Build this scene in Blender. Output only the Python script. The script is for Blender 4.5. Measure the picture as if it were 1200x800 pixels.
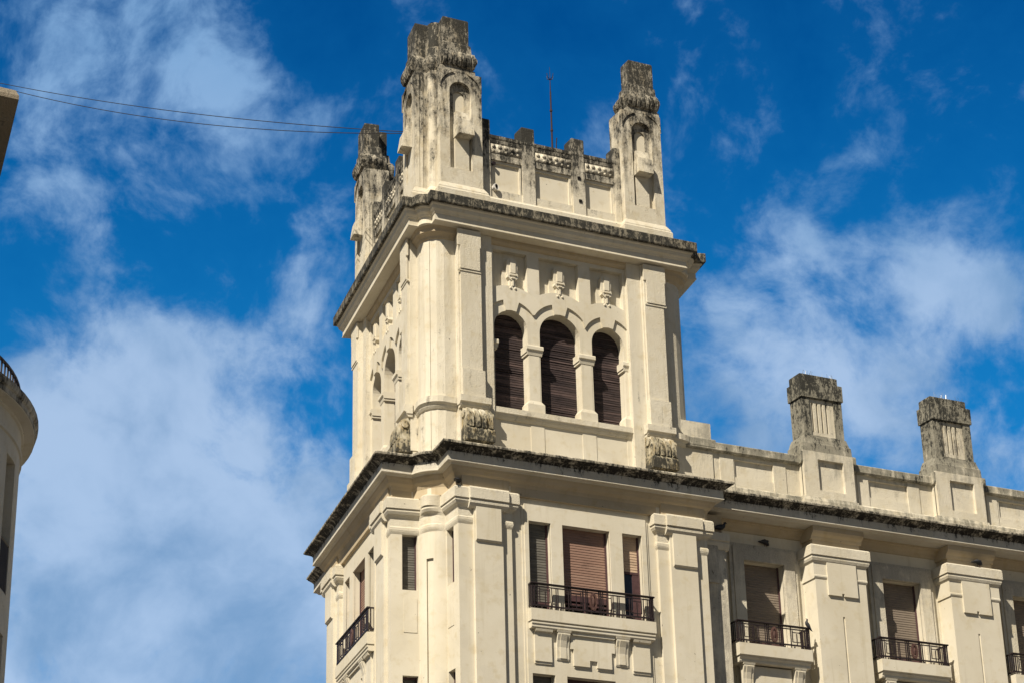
import bpy, bmesh, math, random
import numpy as np
from mathutils import Vector, Matrix
from mathutils.geometry import tessellate_polygon
random.seed(7)
R = math.radians
for o in list(bpy.data.objects): bpy.data.objects.remove(o)
scene = bpy.context.scene
C = scene.collection
G0 = 32.1                                   # height of the street below the measuring datum

# ------------------------------------------------------------------ camera
YAW, PITCH, ROLL = R(26.46098661765888), R(23.645588299422634), R(-1.463218294110254)
FPX = 2576.417621350782
CAM = np.array([-25.58861203, -57.88622591, -30.53632415 + G0])
cy, sy, cp, sp = math.cos(YAW), math.sin(YAW), math.cos(PITCH), math.sin(PITCH)
cw = np.array([sy*cp, cy*cp, sp]); r0 = np.array([cy, -sy, 0.0]); u0 = np.cross(r0, cw)
cr = math.cos(ROLL)*r0 + math.sin(ROLL)*u0
cu = -math.sin(ROLL)*r0 + math.cos(ROLL)*u0
cam_d = bpy.data.cameras.new("camera")
cam_d.sensor_width = 36; cam_d.sensor_fit = 'HORIZONTAL'
cam_d.lens = 36*FPX/1200; cam_d.clip_start = 0.5; cam_d.clip_end = 6000
cam = bpy.data.objects.new("camera", cam_d); C.objects.link(cam)
M = Matrix([[cr[0], cu[0], -cw[0], CAM[0]], [cr[1], cu[1], -cw[1], CAM[1]], [cr[2], cu[2], -cw[2], CAM[2]], [0, 0, 0, 1]])
cam.matrix_world = M
scene.camera = cam
def ray(x, y):
    v = cr*(x-600)/FPX + cu*(400-y)/FPX + cw
    return v/np.linalg.norm(v)

# ------------------------------------------------------------------ sun, sky
SUN = np.array([-1.45, -1.0, 1.75]); SUN = SUN/np.linalg.norm(SUN)
SUN_EL = math.asin(SUN[2]); SUN_AZ = math.atan2(SUN[0], SUN[1])      # azimuth from +y towards +x
sd = bpy.data.lights.new("sun", 'SUN'); sd.energy = 5.0; sd.angle = R(0.5); sd.color = (1.0, 0.895, 0.72)
sun = bpy.data.objects.new("sun", sd); C.objects.link(sun)
sun.rotation_euler = Vector(-SUN).to_track_quat('-Z', 'Y').to_euler()
sun.location = (-60, -60, 90)
scene.view_settings.view_transform = 'Standard'; scene.view_settings.look = 'None'
scene.view_settings.exposure = 0.50; scene.view_settings.gamma = 1.0
scene.view_settings.use_curve_mapping = False

W = bpy.data.worlds.new("World"); scene.world = W; W.use_nodes = True
nt = W.node_tree; N = nt.nodes; L = nt.links; N.clear()
def wn(t, **k):
    n = N.new(t)
    for a, b in k.items(): setattr(n, a, b)
    return n
out = wn('ShaderNodeOutputWorld'); bg = wn('ShaderNodeBackground'); L.new(bg.outputs[0], out.inputs[0])
bg.inputs[1].default_value = 0.075
sky = wn('ShaderNodeTexSky', sky_type='NISHITA', sun_disc=False, sun_elevation=SUN_EL, sun_rotation=SUN_AZ,
         air_density=1.0, dust_density=0.3, ozone_density=3.0, altitude=200)
tint = wn('ShaderNodeMix', data_type='RGBA', blend_type='MULTIPLY'); tint.inputs[0].default_value = 1.0
L.new(sky.outputs[0], tint.inputs[6]); tint.inputs[7].default_value = (0.0, 0.575, 1.06, 1)
tc = wn('ShaderNodeTexCoord')
def vmath(op, a, b=None):
    n = wn('ShaderNodeVectorMath', operation=op)
    for i, s in ((0, a), (1, b)):
        if s is None: continue
        if hasattr(s, 'links'): L.new(s, n.inputs[i])
        else: n.inputs[i].default_value = s
    return n
def fmath(op, a, b=None, c=None, clamp=False):
    n = wn('ShaderNodeMath', operation=op); n.use_clamp = clamp
    for i, s in ((0, a), (1, b), (2, c)):
        if s is None: continue
        if hasattr(s, 'links'): L.new(s, n.inputs[i])
        else: n.inputs[i].default_value = s
    return n.outputs[0]
def smooth(val, a, b, lo=0.0, hi=1.0):
    n = wn('ShaderNodeMapRange', interpolation_type='SMOOTHSTEP')
    L.new(val, n.inputs[0]); n.inputs[1].default_value = a; n.inputs[2].default_value = b
    n.inputs[3].default_value = lo; n.inputs[4].default_value = hi
    return n.outputs[0]
D = tc.outputs['Generated']
Dn = vmath('NORMALIZE', D).outputs[0]
# drifts of cloud over the town: (x, y, radius, weight) read as directions in the sky
BANKS = [(1120, 350, 70, .14), (960, 275, 45, .12), (60, 760, 200, .12), (330, 560, 110, .22), (380, 700, 100, .20), (20, 30, 60, .10), (330, 620, 130, .22), (330, 780, 130, .30), (60, 620, 150, .14), (120, 240, 130, .14), (40, 330, 80, .08), (330, 150, 110, .10), (860, 260, 110, .08), (1000, 330, 140, .10), (1080, 520, 150, .12), (520, 170, 80, .06), (70, 40, 110, .34), (170, 45, 90, .30), (265, 80, 70, .30), (150, 110, 60, .12), (40, 210, 90, .22), (110, 235, 60, .12),
         (320, 165, 80, .2), (190, 190, 50, .1), (250, 440, 130, .30), (120, 470, 150, .28), (370, 330, 75, .28), (395, 250, 60, .20),
         (200, 600, 220, .40), (60, 720, 260, .42), (300, 760, 200, .38), (60, 390, 60, .10), (20, 480, 90, .25),
         (880, 400, 110, .34), (850, 470, 120, .30), (940, 270, 70, .20), (830, 240, 60, .14), (1120, 335, 100, .36), (1030, 330, 60, .24),
         (1190, 370, 80, .3), (960, 480, 120, .28), (1050, 440, 80, .16), (1020, 90, 55, .15), (1040, 40, 45, .14), (860, 170, 50, .1), (800, 110, 55, .12),
         (1180, 540, 110, .25), (590, 140, 50, .18), (1090, 420, 40, .1), (700, 170, 60, .12),
         (130, 320, 60, -.12), (230, 290, 70, -.16), (560, 40, 120, -.12), (900, 60, 90, -.1), (1150, 180, 90, -.1), (1170, 460, 60, -.2),
         (690, 60, 100, -.1), (400, 60, 90, -.15), (1000, 220, 50, -.06), (960, 350, 25, -.12)]
# far noise for wisps, warped
n1 = wn('ShaderNodeTexNoise'); n1.inputs['Scale'].default_value = 9; n1.inputs['Detail'].default_value = 3
L.new(Dn, n1.inputs['Vector'])
warp = vmath('SCALE', vmath('SUBTRACT', n1.outputs['Color'], (.5, .5, .5)).outputs[0]); warp.inputs[3].default_value = 0.05
Dw = vmath('ADD', Dn, warp.outputs[0]).outputs[0]
acc = None
for (x, y, rr, wgt) in BANKS:
    c = ray(x, y)
    dist = vmath('DISTANCE', Dw, tuple(c)).outputs['Value']
    g = smooth(dist, 0.0, rr*1.35/FPX, wgt, 0.0)
    acc = g if acc is None else fmath('ADD', acc, g)
n2 = wn('ShaderNodeTexNoise'); n2.inputs['Scale'].default_value = 21; n2.inputs['Detail'].default_value = 10; n2.inputs['Roughness'].default_value = 0.60
n2.inputs['Distortion'].default_value = 0.1; L.new(Dw, n2.inputs['Vector'])
n3 = wn('ShaderNodeTexNoise'); n3.inputs['Scale'].default_value = 60; n3.inputs['Detail'].default_value = 6; n3.inputs['Roughness'].default_value = 0.6
L.new(Dw, n3.inputs['Vector'])
dens = fmath('ADD', acc, fmath('MULTIPLY', fmath('SUBTRACT', n2.outputs['Fac'], 0.5), 1.75))
dens = fmath('ADD', dens, fmath('MULTIPLY', fmath('SUBTRACT', n3.outputs['Fac'], 0.5), 0.55))
mask = smooth(dens, 0.02, 0.66)
# height in the sky: pale low down, deep blue high up
sep = wn('ShaderNodeSeparateXYZ'); L.new(Dn, sep.inputs[0])
low = smooth(sep.outputs['Z'], 0.24, 0.50, 1.0, 0.0)
n4 = wn('ShaderNodeTexNoise'); n4.inputs['Scale'].default_value = 11; n4.inputs['Detail'].default_value = 7; n4.inputs['Roughness'].default_value = 0.55; L.new(Dw, n4.inputs['Vector'])
cc = wn('ShaderNodeMix', data_type='RGBA'); L.new(smooth(n4.outputs['Fac'], 0.36, 0.62), cc.inputs[0])
cc.inputs[6].default_value = (2.0, 3.4, 5.5, 1); cc.inputs[7].default_value = (4.3, 5.7, 7.8, 1)
deep = wn('ShaderNodeMix', data_type='RGBA'); L.new(low, deep.inputs[0])
lt = wn('ShaderNodeMix', data_type='RGBA', blend_type='ADD'); lt.inputs[0].default_value = 1.0
L.new(tint.outputs[2], lt.inputs[6]); lt.inputs[7].default_value = (0.12, 0.85, 1.15, 1)
L.new(tint.outputs[2], deep.inputs[6]); L.new(lt.outputs[2], deep.inputs[7])
hi = smooth(sep.outputs['Z'], 0.36, 0.52, 0.0, 0.75)
cch = wn('ShaderNodeMix', data_type='RGBA'); L.new(hi, cch.inputs[0]); L.new(cc.outputs[2], cch.inputs[6]); cch.inputs[7].default_value = (2.1, 4.1, 6.9, 1)
veil = wn('ShaderNodeMix', data_type='RGBA'); L.new(smooth(dens, -0.75, 0.25, 0.0, 0.24), veil.inputs[0])
L.new(deep.outputs[2], veil.inputs[6]); veil.inputs[7].default_value = (0.12, 2.05, 5.0, 1)
dk = wn('ShaderNodeMix', data_type='RGBA', blend_type='MULTIPLY'); L.new(smooth(sep.outputs['Z'], 0.40, 0.56, 0.0, 1.0), dk.inputs[0])
L.new(veil.outputs[2], dk.inputs[6]); dk.inputs[7].default_value = (0.7, 0.72, 0.80, 1)
mx = wn('ShaderNodeMix', data_type='RGBA')
L.new(fmath('MULTIPLY', mask, 0.86), mx.inputs[0]); L.new(dk.outputs[2], mx.inputs[6]); L.new(cch.outputs[2], mx.inputs[7])
away = wn('ShaderNodeVectorMath', operation='DOT_PRODUCT'); L.new(Dn, away.inputs[0])
hz = np.array([cw[0], cw[1], 0.25]); hz = hz/np.linalg.norm(hz); away.inputs[1].default_value = tuple(hz)
sunside = smooth(away.outputs['Value'], 0.35, 0.86, 1.0, 0.0)
hsv = wn('ShaderNodeMix', data_type='RGBA', blend_type='MULTIPLY'); hsv.inputs[0].default_value = 1.0
L.new(sky.outputs[0], hsv.inputs[6]); hsv.inputs[7].default_value = (0.40, 0.37, 0.33, 1)
fin = wn('ShaderNodeMix', data_type='RGBA'); L.new(sunside, fin.inputs[0]); L.new(mx.outputs[2], fin.inputs[6]); L.new(hsv.outputs[2], fin.inputs[7])
L.new(fin.outputs[2], bg.inputs[0])
W.cycles.sampling_method = 'MANUAL'; W.cycles.sample_map_resolution = 512

# ------------------------------------------------------------------ materials
class NB:
    def __init__(s, name):
        s.m = bpy.data.materials.new(name); s.m.use_nodes = True
        s.t = s.m.node_tree; s.t.nodes.clear()
        s.o = s.n('ShaderNodeOutputMaterial'); s.b = s.n('ShaderNodeBsdfPrincipled')
        s.t.links.new(s.b.outputs[0], s.o.inputs[0])
        s.pos = s.n('ShaderNodeNewGeometry').outputs['Position']
    def n(s, t, **k):
        x = s.t.nodes.new(t)
        for a, b in k.items(): setattr(x, a, b)
        return x
    def put(s, v, sock):
        if v is None: return
        if hasattr(v, 'links'): s.t.links.new(v, sock)
        else: sock.default_value = v
    def math(s, op, a, b=None, clamp=False):
        x = s.n('ShaderNodeMath', operation=op); x.use_clamp = clamp
        s.put(a, x.inputs[0]); s.put(b, x.inputs[1]); return x.outputs[0]
    def scale(s, v):
        x = s.n('ShaderNodeVectorMath', operation='MULTIPLY'); s.put(s.pos, x.inputs[0]); x.inputs[1].default_value = v; return x.outputs[0]
    def noise(s, vec, sc, det=4, rough=.55, dist=0):
        x = s.n('ShaderNodeTexNoise'); s.put(vec, x.inputs['Vector']); x.inputs['Scale'].default_value = sc
        x.inputs['Detail'].default_value = det; x.inputs['Roughness'].default_value = rough; x.inputs['Distortion'].default_value = dist
        return x.outputs['Fac']
    def ramp(s, v, a, b, lo=0., hi=1.):
        x = s.n('ShaderNodeMapRange', interpolation_type='SMOOTHSTEP'); s.put(v, x.inputs[0])
        for i, q in enumerate((a, b, lo, hi)): s.put(q, x.inputs[i+1])
        return x.outputs[0]
    def mix(s, f, a, b, bt='MIX'):
        x = s.n('ShaderNodeMix', data_type='RGBA', blend_type=bt); s.put(f, x.inputs[0]); s.put(a, x.inputs[6]); s.put(b, x.inputs[7]); return x.outputs[2]
    def bump(s, h, st, dist=.02):
        x = s.n('ShaderNodeBump'); s.put(h, x.inputs['Height']); x.inputs['Strength'].default_value = st; x.inputs['Distance'].default_value = dist
        s.t.links.new(x.outputs[0], s.b.inputs['Normal'])

CREAM = (0.65, 0.61, 0.515, 1)
def plaster(name, za=0., zb=1., a0=0., a1=0., base=CREAM, grey=(0.185, 0.172, 0.145, 1), black=(0.020, 0.021, 0.02, 1), ochre=0.0, streak=1.0, blk=0.0):
    """weathered render; a0/a1 = amount of grime at heights za/zb (datum heights)"""
    b = NB(name)
    big = b.noise(b.pos, .55, 3); mid = b.noise(b.pos, 3.2, 5, .6); fine = b.noise(b.pos, 26, 4, .65)
    col = b.mix(b.ramp(big, .3, .7), base, tuple(base[i]*q for i, q in enumerate((.90, .885, .85)))+(1,))
    col = b.mix(b.math('MULTIPLY', b.ramp(mid, .50, .72), .50), col, (base[0]*.80, base[1]*.74, base[2]*.60, 1))
    col = b.mix(b.math('MULTIPLY', b.ramp(fine, .6, .8), .22), col, (base[0]*.6, base[1]*.57, base[2]*.5, 1))
    # faint rain runs everywhere
    run = b.noise(b.scale((5.5, 5.5, .28)), 1.0, 5, .6, .4)
    col = b.mix(b.math('MULTIPLY', b.ramp(run, .54, .72), .30), col, (base[0]*.66, base[1]*.62, base[2]*.52, 1))
    # rare hairline cracks and specks
    sp = b.noise(b.pos, 9.0, 2, .4); col = b.mix(b.ramp(sp, .76, .80, 0, .75), col, (.09, .08, .065, 1))
    pat = b.noise(b.scale((.9, .9, 1.3)), 1.0, 2, .4, .6); col = b.mix(b.ramp(pat, .60, .615, 0, .13), col, (base[0]*.72, base[1]*.72, base[2]*.74, 1))
    if a0 > 0 or a1 > 0:
        sepz = b.n('ShaderNodeSeparateXYZ'); b.put(b.pos, sepz.inputs[0])
        amt = b.n('ShaderNodeMapRange'); b.put(sepz.outputs['Z'], amt.inputs[0])
        for i, q in enumerate((za+G0, zb+G0, a0, a1)): amt.inputs[i+1].default_value = q
        amt = amt.outputs[0]
        st = b.noise(b.scale((4.2, 4.2, .9 if streak < 1 else .5)), 1.0, 7, .66, .5)
        bl = b.noise(b.pos, 2.1, 7, .68, .3)
        sc = b.math('ADD', b.math('MULTIPLY', st, .55), b.math('MULTIPLY', bl, .45))
        thr = b.math('SUBTRACT', .685, b.math('MULTIPLY', amt, .40))
        g = b.ramp(b.math('SUBTRACT', b.math('ADD', sc, b.math('MULTIPLY', b.math('SUBTRACT', fine, .5), .22)), thr), -.05, .11)
        col = b.mix(b.math('MULTIPLY', g, .85), col, b.mix(b.ramp(fine, .35, .65), grey, tuple(grey[i]*1.45 for i in range(3))+(1,)))
        if ochre:
            oc = b.noise(b.scale((3, 3, 2)), 1.0, 4, .6)
            col = b.mix(b.math('MULTIPLY', b.ramp(oc, .5, .62), ochre), col, (.30, .215, .085, 1))
        sp2 = b.noise(b.scale((1, 1, .45)), 13, 9, .78, .1)
        sc2 = b.math('ADD', b.math('MULTIPLY', sc, .5), b.math('MULTIPLY', sp2, .5))
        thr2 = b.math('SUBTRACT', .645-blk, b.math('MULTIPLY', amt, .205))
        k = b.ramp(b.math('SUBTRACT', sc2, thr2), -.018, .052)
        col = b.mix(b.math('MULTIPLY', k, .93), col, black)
        b.bump(b.math('ADD', fine, b.math('MULTIPLY', sp2, 1.2)), .55, .03)
    else:
        b.bump(b.math('ADD', fine, mid), .25, .015)
    b.t.links.new(col, b.b.inputs['Base Color'])
    b.b.inputs['Roughness'].default_value = .88; b.b.inputs['Specular IOR Level'].default_value = .25
    return b.m

M_wall = plaster('cream_plaster')
M_upwall = plaster('cream_plaster_shaft', -4.7, 1.2, .26, .10)
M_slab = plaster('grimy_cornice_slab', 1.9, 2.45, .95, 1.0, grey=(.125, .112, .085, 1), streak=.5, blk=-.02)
M_fasc = plaster('rainstreaked_fascia', -7.1, -6.7, .14, .72, base=(.60, .57, .50, 1), grey=(.36, .34, .30, 1))
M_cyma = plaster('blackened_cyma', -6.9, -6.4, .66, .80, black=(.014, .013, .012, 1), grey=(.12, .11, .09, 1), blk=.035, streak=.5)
M_top = plaster('dusty_ledge', -6.6, -6.3, .78, .62, grey=(.22, .20, .16, 1))
M_para = plaster('weathered_parapet', 3.0, 6.0, .26, 1.08)
M_pinn = plaster('weathered_pinnacle', 2.6, 9.4, .14, 1.0, ochre=.18)
M_chim = plaster('weathered_pier_stone', -6.0, -1.4, .52, 1.15, grey=(.15, .145, .12, 1), blk=-.045)
M_wpar = plaster('wing_parapet_plaster', -5.9, -4.3, .12, .50, grey=(.28, .265, .225, 1), blk=-.04)
M_flute = plaster('cream_flutes', -4, -2, .42, .45)
M_brk = plaster('mossy_bracket', -5.9, -4.7, .92, .50, ochre=.5, grey=(.25, .22, .15, 1))
M_frame = plaster('grey_streaked_window_frame', -10.2, -7.9, .22, .80, grey=(.30, .28, .24, 1), blk=-.08)  # grey streaks over the surround, denser and darker towards the top
M_side = plaster('grey_streaked_strip', -11, -7, .55, .70, grey=(.30, .28, .24, 1), blk=-.03)
M_soffit = plaster('shade_brown_plaster', base=(.50, .42, .30, 1))  # cornice shade put into the colour: browner, darker base for mouldings and friezes
M_cap = plaster('rainstreaked_capital', -8.2, -7.7, .12, .42, grey=(.42, .39, .33, 1), blk=-.04)
M_round = plaster('grey_plaster', 0, 1, .12, .12, base=(.66, .63, .56, 1), grey=(.3, .28, .24, 1))
M_roundc = plaster('stained_round_cornice', -14, -11, .50, .74, base=(.60, .57, .50, 1))
M_eave = plaster('eave_plaster', -17, -15, .25, .4, base=(.26, .225, .175, 1))

def simple(name, col, rough=.6, spec=.3, nz=0., scale=8, metal=0.):
    b = NB(name)
    if nz:
        f = b.noise(b.pos, scale, 5, .6)
        c = b.mix(b.ramp(f, .35, .7), tuple(col)+(1,), tuple(q*(1-nz) for q in col)+(1,))
        b.t.links.new(c, b.b.inputs['Base Color'])
    else: b.b.inputs['Base Color'].default_value = tuple(col)+(1,)
    b.b.inputs['Roughness'].default_value = rough; b.b.inputs['Specular IOR Level'].default_value = spec; b.b.inputs['Metallic'].default_value = metal
    return b.m
def slatmat(name, col, dark, amt=.5, freq=1.0):
    """roller blind slats: weathering runs along the slats"""
    b = NB(name)
    f = b.noise(b.scale((.5, .5, 9*freq)), 1.0, 4, .7); g = b.noise(b.pos, 3.0, 5, .65)
    c = b.mix(b.math('MULTIPLY', b.ramp(f, .42, .68), amt), tuple(col)+(1,), tuple(dark)+(1,))
    c = b.mix(b.math('MULTIPLY', b.ramp(g, .5, .75), .5), c, tuple(q*.55 for q in col)+(1,))
    b.t.links.new(c, b.b.inputs['Base Color']); b.b.inputs['Roughness'].default_value = .6
    b.b.inputs['Specular IOR Level'].default_value = .25
    return b.m
M_sh_dark = slatmat('dark_wood_slats', (.032, .024, .026), (.125, .088, .085), .7)
M_sh_grey = slatmat('grey_green_slats', (.11, .105, .095), (.22, .21, .185), .6)
M_sh_red = slatmat('terracotta_slats', (.265, .165, .13), (.33, .23, .185), .45)
M_sh_tan = slatmat('tan_slats', (.50, .37, .27), (.42, .32, .24), .4)
M_sh_brn = slatmat('brown_slats', (.205, .17, .14), (.27, .225, .18), .5)
M_iron = simple('maroon_iron', (.030, .021, .024), .55, .3, .4, 12)
M_iron2 = simple('rusty_medallion', (.11, .06, .052), .6, .3, .4, 14)
M_black = simple('dark_recess', (.012, .011, .011), .9, .1)
M_glass = simple('dark_window_glass', (.02, .027, .04), .12, .5)
M_wood = simple('maroon_window_wood', (.085, .045, .05), .6, .3, .3, 9)
M_bird = simple('slate_feathers', (.035, .037, .045), .6, .3, .4, 18)
M_cable = simple('black_cable', (.02, .018, .02), .6, .3)
M_rod = simple('rusty_steel_rod', (.045, .022, .022), .6, .3, .5, 30)
M_spike = simple('bright_steel_wire', (.75, .75, .74), .25, .6, 0, 1, .9)
M_white = simple('white_enamel', (.75, .73, .7), .4, .4)
M_road = simple('asphalt', (.05, .05, .05), .9, .2, .35, 3)
M_pave = simple('stone_paving', (.24, .21, .18), .85, .2, .3, 1.5)
M_ground = simple('pale_town_ground', (.15, .13, .11), .9, .2, .3, .4)

# ------------------------------------------------------------------ mesh helpers
class MB:
    def __init__(s): s.v = []; s.f = []
    def quad_loop(s, A, B, closed=True):
        n = len(A); i0 = len(s.v); s.v += [tuple(p) for p in A]+[tuple(p) for p in B]
        for i in range(n if closed else n-1):
            j = (i+1) % n; s.f.append((i0+i, i0+j, i0+n+j, i0+n+i))
    def cap(s, loops):
        """planar cap (with holes) from a list of loops of 3D points"""
        n0 = len(s.v); allp = [p for lp in loops for p in lp]
        s.v += [tuple(p) for p in allp]
        for t in tessellate_polygon([[Vector(p) for p in lp] for lp in loops]):
            a, b, c = (Vector(allp[i]) for i in t)
            if (b-a).cross(c-a).length > 1e-7: s.f.append(tuple(n0+i for i in t))
    def solid(s, loopsA, loopsB):
        s.cap(loopsA); s.cap(loopsB)
        for a, b in zip(loopsA, loopsB): s.quad_loop(a, b)
    def loft(s, sections, cap=True):
        if cap: s.cap([sections[0]]); s.cap([sections[-1]])
        for a, b in zip(sections, sections[1:]): s.quad_loop(a, b)
    def mesh(s, name):
        me = bpy.data.meshes.new(name); bm = bmesh.new()
        vs = [bm.verts.new(p) for p in s.v]
        for f in s.f:
            try: bm.faces.new([vs[i] for i in f])
            except ValueError: pass
        bmesh.ops.remove_doubles(bm, verts=bm.verts, dist=1e-5)
        bmesh.ops.recalc_face_normals(bm, faces=bm.faces)
        bm.to_mesh(me); bm.free(); return me

class Frame:
    """wall frame: a along the wall, d outward, z up (z in datum heights)"""
    def __init__(s, O, u, n): s.O = np.array(O, float); s.u = np.array(u, float); s.n = np.array(n, float)
    def __call__(s, a, d, z):
        p = s.O+s.u*a+s.n*d; return (p[0], p[1], z+G0)
TH = R(81.4297619074636)
uR = np.array([1., 0]); nR = np.array([0., -1]); uL = np.array([math.cos(TH), math.sin(TH)]); nL = np.array([-math.sin(TH), math.cos(TH)])
FR = Frame((0, 0), uR, nR); FL = Frame((0, 0), uL, nL)
def corners(S):
    O = np.zeros(2); O1 = uR*S; O3 = uL*S; O2 = O1+O3
    return [(Frame(O, uL, nL), Frame(O, uR, nR)), (Frame(O1, -uR, nR), Frame(O1, uL, -nL)),
            (Frame(O2, -uL, -nL), Frame(O2, -uR, -nR)), (Frame(O3, uR, -nR), Frame(O3, -uL, nL))]

def box(m, F, a0, a1, d0, d1, z0, z1):
    A = [F(a0, d0, z0), F(a1, d0, z0), F(a1, d1, z0), F(a0, d1, z0)]
    B = [F(a0, d0, z1), F(a1, d0, z1), F(a1, d1, z1), F(a0, d1, z1)]
    m.loft([A, B])
def plate(m, F, outer, holes, d0, d1):
    lo = [outer]+list(holes)
    m.solid([[F(a, d0, z) for a, z in lp] for lp in lo], [[F(a, d1, z) for a, z in lp] for lp in lo])
def rect(a0, a1, z0, z1): return [(a0, z0), (a1, z0), (a1, z1), (a0, z1)]
def strip(m, F, prof, a0, a1):
    """profile [(d,z)] run along the wall"""
    m.loft([[F(a0, d, z) for d, z in prof], [F(a1, d, z) for d, z in prof]])
def prism(m, pts, z0, z1):
    m.loft([[(p[0], p[1], z0+G0) for p in pts], [(p[0], p[1], z1+G0) for p in pts]])
def arc(cx, cz, r, a0, a1, n):
    return [(cx+r*math.cos(R(a0+(a1-a0)*i/n)), cz+r*math.sin(R(a0+(a1-a0)*i/n))) for i in range(n+1)]
def tube(m, pts, r, n=6):
    secs = []
    for i, p in enumerate(pts):
        p = Vector(p); t = (Vector(pts[min(i+1, len(pts)-1)])-Vector(pts[max(i-1, 0)])).normalized()
        x = t.cross(Vector((0, 0, 1)));  x = x.normalized() if x.length > 1e-3 else Vector((1, 0, 0)); y = t.cross(x)
        rr = r[i] if isinstance(r, (list, tuple)) else r
        secs.append([tuple(p+(x*math.cos(2*math.pi*k/n)+y*math.sin(2*math.pi*k/n))*rr) for k in range(n)])
    m.loft(secs)
def ball(m, c, rx, ry=None, rz=None, nu=8, nv=5, F=None):
    ry = ry or rx; rz = rz or rx
    secs = []
    for j in range(1, nv):
        ph = math.pi*j/nv-math.pi/2
        secs.append([(F(c[0]+rx*math.cos(ph)*math.cos(2*math.pi*i/nu), c[1]+ry*math.cos(ph)*math.sin(2*math.pi*i/nu), c[2]+rz*math.sin(ph)) if F else
                      (c[0]+rx*math.cos(ph)*math.cos(2*math.pi*i/nu), c[1]+ry*math.cos(ph)*math.sin(2*math.pi*i/nu), c[2]+rz*math.sin(ph))) for i in range(nu)])
    m.loft(secs)

def put(name, m, mat, parent=None, label=None):
    while parent is not None and parent.parent is not None and parent.parent.parent is not None: parent = parent.parent
    me = m.mesh(name) if isinstance(m, MB) else m
    if parent is not None:
        w = Vector(parent['_w']) if '_w' in parent else Vector((0, 0, 0))
        for v in me.vertices: v.co -= w
    o = bpy.data.objects.new(name, me); C.objects.link(o)
    if parent is not None:
        o.parent = parent; o['_w'] = list(w)
    else: o['_w'] = [0., 0., 0.]
    me.materials.append(mat)
    if label: o['label'] = label
    return o
def thing(name, label, cat, loc=(0, 0, 0), group=None):
    o = bpy.data.objects.new(name, None); C.objects.link(o); o.location = loc; o['_w'] = list(loc)
    o['label'] = label; o['category'] = cat
    if group: o['group'] = group
    return o
def smooth_shade(o):
    for p in o.data.polygons: p.use_smooth = True

# ------------------------------------------------------------------ setting: ground, street
def struct(name, m, mat):
    o = put(name, m, mat); o['kind'] = 'structure'; return o
m = MB(); m.loft([[(-900, -900, -.4), (900, -900, -.4), (900, 900, -.4), (-900, 900, -.4)], [(-900, -900, -.004), (900, -900, -.004), (900, 900, -.004), (-900, 900, -.004)]]); struct('ground', m, M_ground)
m = MB(); m.loft([[(-300, -40, -.002), (300, -40, -.002), (300, -12, -.002), (-300, -12, -.002)], [(-300, -40, .004), (300, -40, .004), (300, -12, .004), (-300, -12, .004)]]); struct('road', m, M_road)
m = MB(); m.loft([[(-12, -12, -.002), (60, -12, -.002), (60, -1.2, -.002), (-12, -1.2, -.002)], [(-12, -12, .13), (60, -12, .13), (60, -1.2, .13), (-12, -1.2, .13)]]); struct('pavement', m, M_pave)

# ------------------------------------------------------------------ the corner building
B = thing('corner_building', 'cream plastered corner building with a square tower, four weathered pinnacles and black stained cornices', 'building', (5, 5, 0))
SU, SP, SL = 10.26, 10.08, 10.5

def cpoly(Fa, Fb, aA, dA, aB, dB, bulge=.12, n=6, z=0.):
    """corner outline: face edge, return, rounded nook, return, face edge"""
    P = np.array(Fa(aB, dB, 0)[:2]); Q = np.array(Fb(aB, dB, 0)[:2]); mid = (P+Q)/2
    out = (np.array(Fa.O)-mid); out = out/max(np.linalg.norm(out), 1e-6)
    ctl = mid+out*bulge*2
    pts = [Fa(aA, dA, z), Fa(aB, dB, z)]
    for i in range(1, n):
        t = i/n; p = (1-t)**2*P+2*t*(1-t)*ctl+t*t*Q; pts.append((p[0], p[1], z+G0))
    return pts+[Fb(aB, dB, z), Fb(aA, dA, z)]

# --- upper shaft: corner piers
def corner_pier(S, k):
    Fa, Fb = corners(S)[k]; secs = []
    for z in (-6.35, 1.45):
        n = 4
        nook = cpoly(Fa, Fb, 1.40, -.28, .98, -.28, .17, n, z)
        # fluted line in the middle of the rounded nook
        mid = len(nook)//2; q = np.array(nook[mid]); c = np.array([*(np.array(Fa.O)+ (Fa.u+Fb.u)*1.5), z+G0]); dd = (c-q)/np.linalg.norm(c-q)
        nook2 = nook[:mid]+[tuple(q*.96+np.array(nook[mid-1])*.04), tuple(q+dd*.05), tuple(q*.96+np.array(nook[mid+1])*.04)]+nook[mid+1:]
        nook2 = [Fa(1.40, -.12, z)]+nook2+[Fb(1.40, -.12, z)]
        secs.append([Fa(2.62, -.8, z), Fa(2.62, -.12, z)]+nook2+[Fb(2.62, -.12, z), Fb(2.62, -.8, z)])
    m = MB(); m.loft(secs)
    return m
for k in range(4):
    cp_ = put('corner_pier', corner_pier(SU, k), M_upwall, B)

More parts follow.
